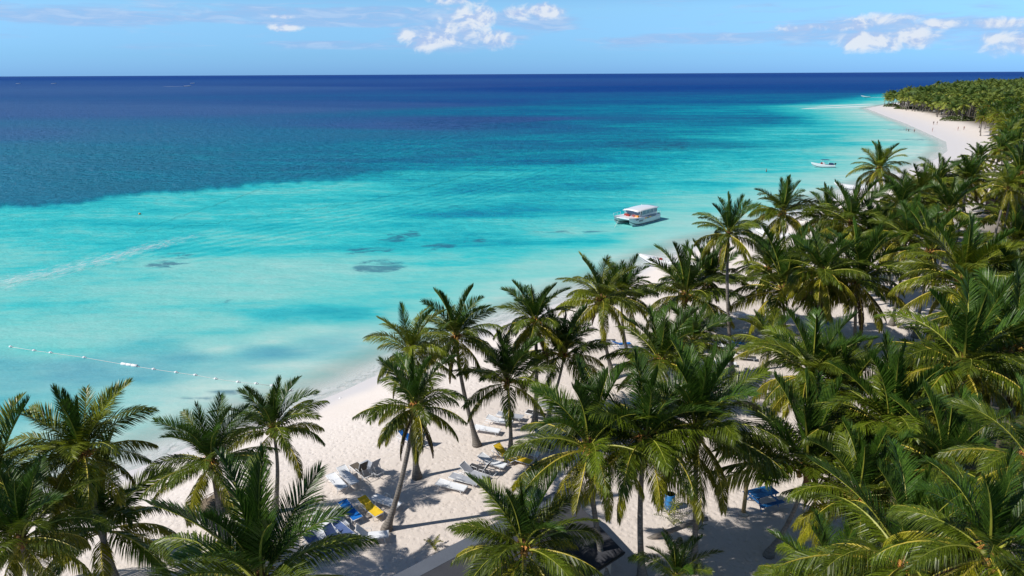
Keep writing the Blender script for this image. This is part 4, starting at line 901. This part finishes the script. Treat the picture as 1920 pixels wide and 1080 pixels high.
# ------------------------------------------------------------------ buildings
def wpoly(name, pts, thick, m_, parent, org):
    """a sloping slab from its upper corners"""
    o = Vector(org); up = [Vector(p)-o for p in pts]; n = len(up)
    vs = up+[v-Vector((0,0,thick)) for v in up]
    fs = [tuple(range(n)), tuple(range(2*n-1, n-1, -1))]+[(i, i+n, (i+1) % n+n, (i+1) % n) for i in range(n)]
    b = MB(); b.add(vs, fs)
    if b.v:
        me = b.mesh(name, m_); bm = bmesh.new(); bm.from_mesh(me); bmesh.ops.recalc_face_normals(bm, faces=bm.faces); bm.to_mesh(me); bm.free()
    return link(name, me, parent)
A_ = Vector((2.6, 32.8, 3.0)); ax = Vector((-.766, -.643, 0)); bx_ = Vector((.481, -.877, 0)).normalized(); Lr = 15.0; Wr = 5.8
org = A_+ax*Lr*.5+bx_*Wr*.5; org.z = .95
r = empty('beach_building', org, 0, 'low building with dark grey felt roof at the bottom of the photo', 'building')
q0 = A_; q1 = A_+bx_*Wr; q2 = q1+ax*Lr; q3 = A_+ax*Lr
ridge0 = A_+bx_*1.05+Vector((0,0,.22)); ridge1 = ridge0+ax*Lr
lo = Vector((0,0,-.42))
wpoly('roof', [ridge0, q1+lo*.3, q2+lo*.3, ridge1], .16, M['roof_dark'], r, org)
e0 = A_-bx_*.15+Vector((0,0,-.12)); e1 = e0+ax*Lr
wpoly('roof_edge', [e0, ridge0-bx_*.004+Vector((0,0,.012)), ridge1-bx_*.004+Vector((0,0,.012)), e1], .15, M['roof_sunlit'], r, org)
MB().tube([q1+lo*.3-org+Vector((0,0,-.02)), q2+lo*.3-org+Vector((0,0,-.02))], .06, 6).build('gutter', M['black'], r)
wpts = [A_+bx_*.6+ax*.5, A_+bx_*(Wr-.6)+ax*.5, A_+bx_*(Wr-.6)+ax*(Lr-.5), A_+bx_*.6+ax*(Lr-.5)]
b = MB()
for p, q in zip(wpts, wpts[1:]+wpts[:1]):
    c = (p+q)/2-org; d_ = q-p; b.box((c.x, c.y, .85), (d_.length+.12, .14, 2.2), rot=(0, 0, math.atan2(d_.y, d_.x)))
b.build('wall', M['wall_pale'], r)
d_ = wpts[2]-wpts[1]; 
for t in (.2, .5, .8):
    c = wpts[1]+d_*t-org; f = MB().box((c.x+bx_.x*.08, c.y+bx_.y*.08, 1.15), (1.1, .06, 1.0), rot=(0, 0, math.atan2(d_.y, d_.x))).build('window', M['wall_dark'], r)
    MB().box((c.x+bx_.x*.115, c.y+bx_.y*.115, 1.15), (.95, .02, .85), rot=(0, 0, math.atan2(d_.y, d_.x))).build('pane', M['glass_grey'], f)

def shed(x, y, rz, sx, sy, h, label, rise=.7):
    r = empty('shed', (x, y, gz(x, y)), rz, label, 'shed')
    for s_ in (-1, 1):
        b = MB(); a = math.atan2(rise, sy/2); b.box((0, s_*sy/4, h+rise/2), (sx+.5, (sy/2+.25)/math.cos(a), .10), rot=(-s_*a, 0, 0)); b.build('roof', M['roof_dark'], r)
    for s_ in (-1, 1): MB().box((0, s_*(sy/2-.3), h/2), (sx-.3, .10, h)).build('wall', M['wall_dark'], r)
    MB().box((-(sx/2-.2), 0, h/2), (.10, sy-.75, h)).build('wall', M['wall_dark'], r)
    for s_ in (-1, 1): MB().tube([(sx/2-.1, s_*(sy/2-.3), 0), (sx/2-.1, s_*(sy/2-.3), h)], .07, 6).build('post', M['wood_post'], r)
    return r
shed(66.2, 90.0, R(2), 7.2, 5.5, 2.6, 'low shed with dark flat looking roof behind the thatched hut at the right', .55)
shed(87.0, 119.0, R(5), 5.0, 4.0, 2.6, 'small dark roofed shed farther back between bare trunks at the right', .5)
r = empty('thatched_hut', (59.3, 81.5, gz(59, 81)), R(20), 'open hut with steep grey brown thatch beside the large dark palm at the right', 'hut')
b = MB(); rr = random.Random(4); V = []; F = []
for ring in range(7):
    t0 = ring/7; n_ = 44
    for i in range(n_):
        a = 6.283*i/n_+rr.uniform(-.05, .05); ri = 2.3*max(0, t0-.05); ro = 2.3*(t0+.22)*rr.uniform(.96, 1.06); z0 = 4.3-2.2*t0+.03*0; z1 = 4.3-2.2*(t0+.2)-rr.uniform(0, .07); w_ = .20*(t0+.2); k0 = len(V)
        ca, sa = math.cos(a), math.sin(a)
        V += [(ri*ca+w_*sa*.5, ri*sa-w_*ca*.5, z0), (ri*ca-w_*sa*.5, ri*sa+w_*ca*.5, z0), (ro*ca-w_*sa, ro*sa+w_*ca, z1), (ro*ca+w_*sa, ro*sa-w_*ca, z1)]; F.append((k0, k0+1, k0+2, k0+3))
me = bpy.data.meshes.new('thatch'); me.from_pydata(V, [], F); me.materials.append(M['thatch']); link('thatch', me, r)
for i in range(6): MB().tube([(1.8*math.cos(i*1.047), 1.8*math.sin(i*1.047), 0), (1.8*math.cos(i*1.047), 1.8*math.sin(i*1.047), 2.35)], .07, 6).build('post', M['wood_post'], r)
MB().box((0, -1.3, .55), (2.4, .5, 1.1)).build('counter', M['wall_dark'], r)

# ------------------------------------------------------------------ boats
def hull_mesh(name, L, B, zd, zk, bow=2.2, rake=.5, sheer=.35, mats=None, open_=True, n=14, yoff=0, stern=.85, strip=True):
    """stern at x=0, bow at x=L; material 0 topsides, 1 waterline strip, 2 inside"""
    b = MB(); rings = []
    for i in range(n+1):
        t = i/n; wv = B/2*(stern+(1-stern)*min(1, t*3))*max(0, 1-t**bow)**.62; dk = zd+sheer*t**2.2; kl = zk+(zd+sheer-zk)*.55*max(0, (t-.72)/.28)**2.2
        x = t*(L-rake); xr = lambda z: x+rake*((z-zk)/(zd+sheer-zk))*t**3
        wl = .10; sec = [(0, kl), (wv*.62, kl+(.16*(dk-kl))), (wv*.86, max(kl+.3*(dk-kl), min(wl, dk*.5))), (wv*.93, max(kl+.42*(dk-kl), wl+.09)), (wv, dk), (wv*.92, dk+.03), (wv*.84, dk-.01)]
        rings.append([(xr(z), y, z) for y, z in sec])
    m_ = len(rings[0]); vs = []
    for s_ in (1, -1):
        o = len(vs)
        for rg in rings: vs += [(x, y*s_+yoff, z) for x, y, z in rg]
    fs = []; mi = []
    for s_, o in ((1, 0), (-1, (n+1)*m_)):
        for i in range(n):
            for j in range(m_-1):
                q = (o+i*m_+j, o+(i+1)*m_+j, o+(i+1)*m_+j+1, o+i*m_+j+1); fs.append(q if s_ > 0 else q[::-1]); mi.append(1 if (j == 2 and strip) else 0)
    for f, a in zip(fs, mi): pass
    o = len(b.v); b.v += vs
    for f, a in zip(fs, mi): b.f.append(tuple(i+o for i in f)); b.mi.append(a); b.sm.append(True)
    # transom
    b.add([(rings[0][j][0], rings[0][j][1]+yoff, rings[0][j][2]) for j in range(5)]+[(rings[0][j][0], -rings[0][j][1]+yoff, rings[0][j][2]) for j in range(4, -1, -1)], [tuple(range(10))], 0)
    # deck or floor
    zz = .35 if open_ else 0
    top = [(rings[i][6][0], rings[i][6][1]) for i in range(n+1)]
    dv = []
    for i in range(n+1):
        t = i/n; z = (rings[i][6][2]-zz*(1 if t < .72 else max(0, 1-(t-.72)/.06))) if open_ else rings[i][6][2]
        dv += [(top[i][0], top[i][1]+yoff, z), (top[i][0], -top[i][1]+yoff, z)]
    b.add(dv, [(2*i, 2*i+2, 2*i+3, 2*i+1) for i in range(n)], 2, False)
    if open_:
        for s_ in (0, 1):
            wv_ = []
            for i in range(n+1):
                wv_ += [dv[2*i+s_], (rings[i][6][0], (rings[i][6][1] if s_ == 0 else -rings[i][6][1])+yoff, rings[i][6][2])]
            b.add(wv_, [(2*i, 2*i+2, 2*i+3, 2*i+1) for i in range(n)], 2, False)
    return b.mesh(name, mats or [M['white'], M['antifoul'], M['white']])
GLYPH = {'B': ['110','101','110','101','110'], 'A': ['010','101','111','101','101'], 'V': ['101','101','101','101','010'], 'R': ['110','101','110','101','101'], 'O': ['111','101','101','101','111'], 'I': ['1','1','1','1','1'],
         'S': ['111','100','111','001','111'], 'T': ['111','010','010','010','010'], 'E': ['111','100','111','100','111'], 'L': ['100','100','100','100','111'], 'C': ['111','100','100','100','111'], 'N': ['101','111','111','101','101'],
         '-': ['0','0','1','0','0'], ' ': ['00','00','00','00','00']}
def lettering(name, rows, x0, dirx, y, z0, hgt, m_, parent, outn):
    """small worn lettering as raised strokes on a hull side"""
    b = MB(); u = hgt/5; x = x0
    for ch in rows:
        g = GLYPH[ch]
        for r_, row in enumerate(g):
            for c_, v in enumerate(row):
                if v == '1': b.box((x+dirx*u*(c_+.5), y, z0-u*(r_+.5)), (u*1.02, .012, u*1.02))
        x += dirx*u*(len(g[0])+.8)
    return b.build(name, m_, parent)
def outboard(parent, x, y, z, m_='black', s=1.0):
    r = link('outboard_motor', MB().box((x-.22*s, y, z+.30*s), (.42*s, .32*s, .42*s), taper=.75).mesh('outboard_motor', M[m_]), parent)
    link('motor_leg', MB().box((x-.18*s, y, z-.25*s), (.16*s, .10*s, .80*s)).mesh('motor_leg', M['black']), r); return r

# power catamaran: local +X is forward (bow); stands 8.6 m long
cat = empty('catamaran', (25.0, 121.4, 0), math.atan2(-.72, -.69), 'white power catamaran with long flat canopy moored off the beach', 'catamaran')
for s_ in (-1, 1):
    link('hull', hull_mesh('hull', 9.0, 1.35, 1.15, -.45, bow=3.2, rake=.35, sheer=.35, open_=False, yoff=s_*1.55), cat)
b = MB(); b.box((4.3, 0, 1.08), (7.6, 2.0, .22)); b.box((7.9, 0, 1.28), (1.3, 3.0, .14)); b.box((5.9, 0, 1.25), (3.4, 3.6, .10)); b.build('deck', M['white'], cat)
cab = MB(); cab.box((2.9, 0, 1.42), (5.0, 3.3, .34)); cab.build('cabin', M['white'], cat)
rf = MB()
vs = []
for i in range(9):
    t = i/8; x = -.1+t*6.6
    for j in range(7):
        q = (j/6-.5)*2; vs.append((x, q*1.75*(1-.12*t*t), 2.52-.16*q*q-.10*(2*t-1)**2))
for i in range(9):
    t = i/8; x = -.1+t*6.6
    for j in range(7):
        q = (j/6-.5)*2; vs.append((x, q*1.75*(1-.12*t*t), 2.44-.16*q*q-.10*(2*t-1)**2))
fs = [(i*7+j, (i+1)*7+j, (i+1)*7+j+1, i*7+j+1) for i in range(8) for j in range(6)]
fs += [tuple(63+v for v in f[::-1]) for f in fs]
fs += [(i*7, i*7+63, (i+1)*7+63, (i+1)*7) for i in range(8)]+[(i*7+6, (i+1)*7+6, (i+1)*7+69, i*7+69) for i in range(8)]+[(j, j+1, j+64, j+63) for j in range(6)]+[(56+j, 56+j+63, 57+j+63, 57+j) for j in range(6)]
rf.add(vs, fs, 0, True); rf.build('canopy', M['white'], cat)
for s_ in (-1, 1):
    for i in range(4):
        w_ = MB().box((.95+i*1.22, s_*1.60, 1.95), (1.12, .04, .62)).build('window', M['glass_grey'], cat)
        MB().box((1.55+i*1.22, s_*1.62, 1.95), (.07, .07, .80)).build('mullion', M['white'], w_)
    for x in (.35, 5.6): MB().tube([(x, s_*1.6, 1.2), (x+.15, s_*1.6, 2.42)], .045, 6).build('canopy_post', M['white'], cat)
MB().box((5.55, 0, 1.95), (.04, 2.9, .58), rot=(0, R(-14), 0)).build('windscreen', M['glass_grey'], cat)
for x, y, z, m_ in ((6.1,.6,1.45,'red'), (6.3,-.5,1.42,'red'), (5.95,-1.1,1.45,'red'), (6.15,1.25,1.42,'orange')):
    MB().box((x, y, z), (.55, .7, .28), taper=.8).build('seat_cushion', M[m_], cat)
for s_ in (-1, 1):
    b = MB(); b.tube([(8.7, s_*1.9, 1.95), (6.4, s_*2.15, 1.9)], .02, 5)
    for x in (8.6, 7.5, 6.5): b.tube([(x, s_*1.95, 1.3), (x, s_*1.98, 1.93)], .018, 5)
    b.build('handrail', M['metal_white'], cat)
    b = MB(); b.tube([(.1, s_*2.15, 1.75), (1.4, s_*2.2, 1.75)], .02, 5); [b.tube([(x, s_*2.15, 1.15), (x, s_*2.17, 1.75)], .018, 5) for x in (.15, .75, 1.35)]; b.build('handrail', M['metal_white'], cat)
    outboard(cat, -.05, s_*1.55, .7, 'black')
# lettering on the side that faces the beach (port side, seen from the camera): small worn capitals and a coloured name band
lettering('hull_lettering', 'SAONA', 7.9, -1, 2.235, 1.30, .22, M['ink'], cat, 1)
lettering('hull_lettering', 'BA-VISIT', 6.9, -1, 2.245, .95, .26, M['ink'], cat, 1)
b = MB()
for i in range(9): b.box((5.0-i*.40, 2.245, 1.10+i*.012), (.30, .012, .17), mi=(0, 1, 2, 0, 1, 2, 2, 2, 2)[i])
b.build('name_band', [M['orange'], M['fab_yellow'], M['ink']], cat)
r = empty('anchor_line', (17.4, 113.7, 0), 0, 'taut pale mooring line running from the catamaran bow into the water', 'rope')
MB().tube([(1.55, 3.5, 1.25), (.7, 1.6, .52), (-.05, -.1, -.15)], .035, 5).build('line', M['rope'], r)

def panga(x, y, rz, L, label, z=0, pitch=0, band='ink', seats=3, name='open_boat', canopy=False, motor=True):
    r = empty(name, (x, y, z), rz, label, 'boat', None); r.rotation_euler = (0, pitch, rz)
    link('hull', hull_mesh('hull', L, L*.27, .72, -.25, bow=2.4, rake=.9, sheer=.75), r)
    for i in range(seats): MB().box((1.2+i*L*.17, 0, .62), (.30, L*.235, .06)).build('bench', M['white_plastic'], r)
    if motor: outboard(r, -.05, 0, .75)
    return r
p_ = panga(24.4, 87.4, math.atan2(.28, -.96), 7.6, 'white open boat with upswept bow, nosed half ashore behind the bushy palm', .05, R(-1.5))
lettering('hull_lettering', 'NI-IS-', 5.6, -1, .98, .83, .2, M['ink'], p_, 1); MB().box((4.6, 0, 1.0), (.5, .6, .25), taper=.7).build('red_bag', M['red'], p_)
panga(79.0, 151.0, R(165), 7.0, 'white boat bow poking out at the waterline under the tall bay palm', .05)
panga(55.0, 114.5, R(150), 6.5, 'white boat pulled up between the pale green palm and the hanging crown', .45)
panga(43.5, 102.2, R(160), 6.0, 'white boat on the sand behind the tallest palm, mostly hidden by fronds', .5)
c2 = panga(88.7, 189.0, R(178), 6.4, 'small white motor boat with blue grey canopy moored in the bay', 0, 0, name='canopy_boat', seats=1)
MB().box((2.6, 0, 2.15), (1.9, 1.5, .06)).build('canopy', M['boat_blue'], c2)
for x in (1.8, 3.4):
    for y in (-.65, .65): MB().tube([(x, y, .6), (x, y, 2.15)], .025, 5).build('canopy_pole', M['metal_white'], c2)
MB().box((2.9, 0, 1.05), (.6, .7, .8), taper=.85).build('console', M['white'], c2)
MB().box((.8, 0, 1.0), (1.0, 1.3, .5), taper=.8).build('blue_cover', M['boat_blue'], c2)
# skipper's red bag
MB().box((3.5, .1, 1.15), (.45, .5, .6), taper=.7).build('red_bag', M['red'], c2)
p_ = panga(371.0, 733.0, R(180), 9.0, 'speedboat running left off the wooded point with a long white wake', .1, R(-3), name='speedboat')
ribbon('boat_wake', [(369.5,733.5), (378,735), (392,737)], [2.5,6,6], M['foam_far'], 'white wake behind the speedboat off the wooded point', z=.05, fade=(.05,.3), step=2)
for x, y, L, lab in ((-779,1697,16,'distant white boat with a short wake below the horizon, left of centre'), (-1030,2290,14,'tiny distant boat just under the horizon beside the one with the wake'), (-1560,2420,16,'tiny distant boat near the left end of the horizon'), (-1700,2450,14,'tiny distant boat farthest left on the sea')):
    p_ = panga(x, y, R(10), L, lab, .1, name='distant_boat', seats=1, motor=False); p_.scale = (1, 1, 1.6)
ribbon('boat_wake', [(-778,1697), (-800,1692), (-830,1688)], [5,12,10], M['foam_far'], 'white wake of the distant boat left of centre', z=.05, fade=(.05,.3), step=5)

# ------------------------------------------------------------------ float line
fl = [(-48.5,61.34), (-45.59,60.37), (-43.66,59.82), (-39.77,58.63), (-34.75,56.85), (-31.97,55.91), (-29.64,55.2), (-27.69,54.62), (-25.6,53.83), (-23.41,53.17), (-21.75,52.84), (-20.25,52.41)]
b = MB(); b.tube([(x+48.5, y-61.34, .03) for x, y in fl], .022, 5)
r = empty('float_rope', (-48.5, 61.34, 0), 0, 'thin white rope strung with floats across the shallow water', 'rope'); b.build('rope', M['rope'], r)
def buoy_mesh():
    b = MB(); b.ball((0,0,.05), .14, sub=2, sq=(1,1,.85)); b.tube([(-.2,0,.06), (-.15,0,.06)], .05, 6); b.tube([(.15,0,.06), (.2,0,.06)], .05, 6); return b.mesh('buoy', M['white_plastic'])
BM = buoy_mesh()
names = ['first float at the left end of the rope', 'second float from the left on the rope', 'third float from the left on the rope', 'fourth float from the left on the rope', None,
         'float just right of the cluster on the rope', 'second float right of the cluster on the rope', 'third float right of the cluster on the rope', 'fourth float right of the cluster on the rope', 'fifth float right of the cluster, near pale water', 'sixth float right of the cluster, in pale water', 'last float on the rope, next to the fan crowned palm']
for (x, y), n_ in zip(fl, names):
    if n_: tag(link('buoy', BM, None, (x, y, 0), (0, 0, -.3)), 'white round '+n_, 'buoy', 'white floats on the rope')
CM = MB().tube([(-.35,0,.07), (-.30,0,.07), (.30,0,.07), (.35,0,.07)], [.08,.14,.14,.08], 10).mesh('float_cylinder', M['white_plastic'])
for i, lab in enumerate(('left float of the white cylinder cluster on the rope', 'middle float of the white cylinder cluster on the rope', 'right float of the white cylinder cluster on the rope')):
    tag(link('buoy', CM, None, (-35.15+i*.55, 56.98-i*.17, 0), (0, 0, -.3)), lab, 'buoy', 'white cylinder floats on the rope')
for (x, y), lab in (((-18.4,51.48),'loose white float right of the fan crowned palm, in pale water'), ((-16.3,50.8),'loose white float nearest the middle of the swash line'), ((-13.9,49.9),'loose white float lying at the water edge near the leaning palm')):
    tag(link('buoy', BM, None, (x, y, 0)), lab, 'buoy', 'loose white floats')
ob = tag(link('buoy', MB().ball((0,0,.1), .22, sub=2).mesh('buoy', M['orange']), None, (-70.2, 127.2, 0)), 'small orange buoy alone in the turquoise water at the left', 'buoy')

# ------------------------------------------------------------------ people (small in the distance)
def body_mesh(cols, stride=.10):
    pts = [((0,0,.95),.135), ((0,0,1.12),.125), ((0,0,1.32),.155), ((0,0,1.46),.10), ((0,0,1.52),.055), ((0,.01,1.62),.095), ((0,.01,1.72),.085),
           ((.09,0,.88),.095), ((.10,stride,.50),.062), ((.10,stride*.6,.10),.042), ((.10,stride*.6+.12,.04),.04), ((-.09,0,.88),.095), ((-.10,-stride,.50),.062), ((-.10,-stride*1.4,.10),.042), ((-.10,-stride*1.4+.12,.04),.04),
           ((.19,0,1.42),.06), ((.25,-.03,1.16),.042), ((.27,.04,.92),.032), ((.27,.06,.82),.035), ((-.19,0,1.42),.06), ((-.25,.03,1.16),.042), ((-.27,.12,.94),.032), ((-.27,.15,.84),.035)]
    ed = [(0,1),(1,2),(2,3),(3,4),(4,5),(5,6),(0,7),(7,8),(8,9),(9,10),(0,11),(11,12),(12,13),(13,14),(2,15),(15,16),(16,17),(17,18),(2,19),(19,20),(20,21),(21,22)]
    me = bpy.data.meshes.new('person'); me.from_pydata([p for p, _ in pts], ed, []); o = bpy.data.objects.new('person_tmp', me); COL.objects.link(o)
    md = o.modifiers.new('s', 'SKIN'); o.modifiers.new('u', 'SUBSURF').levels = 1
    for i, (_, r_) in enumerate(pts): me.skin_vertices[0].data[i].radius = (r_, r_)
    me.skin_vertices[0].data[0].use_root = True
    dg = bpy.context.evaluated_depsgraph_get(); out = bpy.data.meshes.new_from_object(o.evaluated_get(dg)); bpy.data.objects.remove(o); out.name = 'person'
    out.materials.clear()
    for c in cols: out.materials.append(M[c])
    for p in out.polygons:
        z = p.center.z; x = abs(p.center.x)
        p.material_index = 2 if z > 1.66 or (z > 1.58 and p.center.y < -.02) else (1 if .62 < z < 1.02 and x < .22 else (3 if 1.02 <= z < 1.45 and x < .24 else 0)); p.use_smooth = True
    return out
M['hair'] = simple('dark_hair', (.025,.018,.014), .7, .3, .2, 9)
B1 = body_mesh(['skin', 'boat_blue', 'hair', 'skin']); B2 = body_mesh(['skin', 'red', 'hair', 'red'], .03); B3 = body_mesh(['skin', 'black', 'hair', 'black'], .14)
for x, y, me_, rz, lab in ((174.8,308.9,B1,1,'person wading at the waterline of the far bay, left of three'), (174.2,306.0,B3,2,'person wading at the waterline of the far bay, middle of three'), (175.1,303.1,B1,0,'person wading at the waterline of the far bay, nearest of three'),
        (203.6,337.5,B3,2.5,'person standing on the dry far beach, left of the pair'), (204.9,336.8,B1,.5,'person standing on the dry far beach, right of the pair'), (182.5,302.4,B2,1,'person at the edge of the wet sand on the far beach'),
        (192.7,301.2,B2,1,'person alone on the bright sand of the far beach'), (196.4,303.0,B1,3,'person closest to the palms on the far beach'), (76.6,112.0,B3,0,'person in dark clothes standing on the sand between bare trunks at the right')):
    tag(link('person', me_, None, (x, y, max(gz(x, y), -.55)), (0, 0, rz)), lab, 'person')
for x, y, lab in ((46.1,129.7,'bather standing chest deep beyond the tallest palm, left of two'), (47.0,130.7,'bather standing chest deep beyond the tallest palm, right of two'), (67.4,181.4,'bather alone in the bay between the catamaran and the canopy boat')):
    tag(link('person', B2 if x < 47 else B1, None, (x, y, -.9), (0, 0, 1)), lab, 'person')

# ------------------------------------------------------------------ shrubs and drift stuff on the far beach
def shrub(x, y, rx, ry, h, label, seed):
    rr = random.Random(seed); V = []; F = []; r = empty('sea_grape_bush', (x, y, gz(x, y)-.1), 0, label, 'bush', 'low bushes on the far beach')
    for i in range(700):
        a = rr.uniform(0, 6.283); q = math.sqrt(rr.random()); top = h*(1-q*q)**.6*rr.uniform(.55, 1.08)+.1; c = Vector((rx*q*math.cos(a), ry*q*math.sin(a), top))
        d1 = Vector((rr.uniform(-1,1), rr.uniform(-1,1), rr.uniform(-.4,.9))).normalized()*.42; d2 = d1.orthogonal().normalized()*.28; k0 = len(V)
        V += [c-d1, c-d2, c+d1, c+d2]; F.append((k0, k0+1, k0+2, k0+3))
    me = bpy.data.meshes.new('foliage'); me.from_pydata(V, [], F); me.materials.append(M['shrub']); link('foliage', me, r)
    b = MB(); [b.tube([(0,0,0), (rx*.5*math.cos(i*1.3), ry*.5*math.sin(i*1.3), h*.6)], [.1,.04], 5) for i in range(5)]; b.build('stem', M['trunk'], r)
shrub(280, 519, 5.5, 6, 2.2, 'low round green bush at the very tip of the far beach', 1)
shrub(267.5, 485, 3.5, 4, 1.2, 'small low bush second from the tip of the far beach', 2)
shrub(271.5, 478, 4.5, 4, 1.8, 'low bush third from the tip, against the palm trunks', 3)
shrub(229.5, 361, 8.5, 5, 2.4, 'wide dark green bush at the near end of the far palm front', 4)
for i, (x, y) in enumerate(((286,505), (279,489), (283,470), (276,462), (268,445), (262,428), (254,410), (247,396), (241,386), (236,377), (273,452), (257,420))):
    rr = random.Random(i+70)
    if i % 3 == 0: parasol(x, y, 2.0, 2.3, 'small thatched parasol at the foot of the far palm front', i+9, 'thatched parasols along the far palm front')
    else: lounger(x, y, rr.uniform(0, 360), 'white', 20, 'tiny white lounger at the foot of the far palm front', 'white loungers along the far palm front')
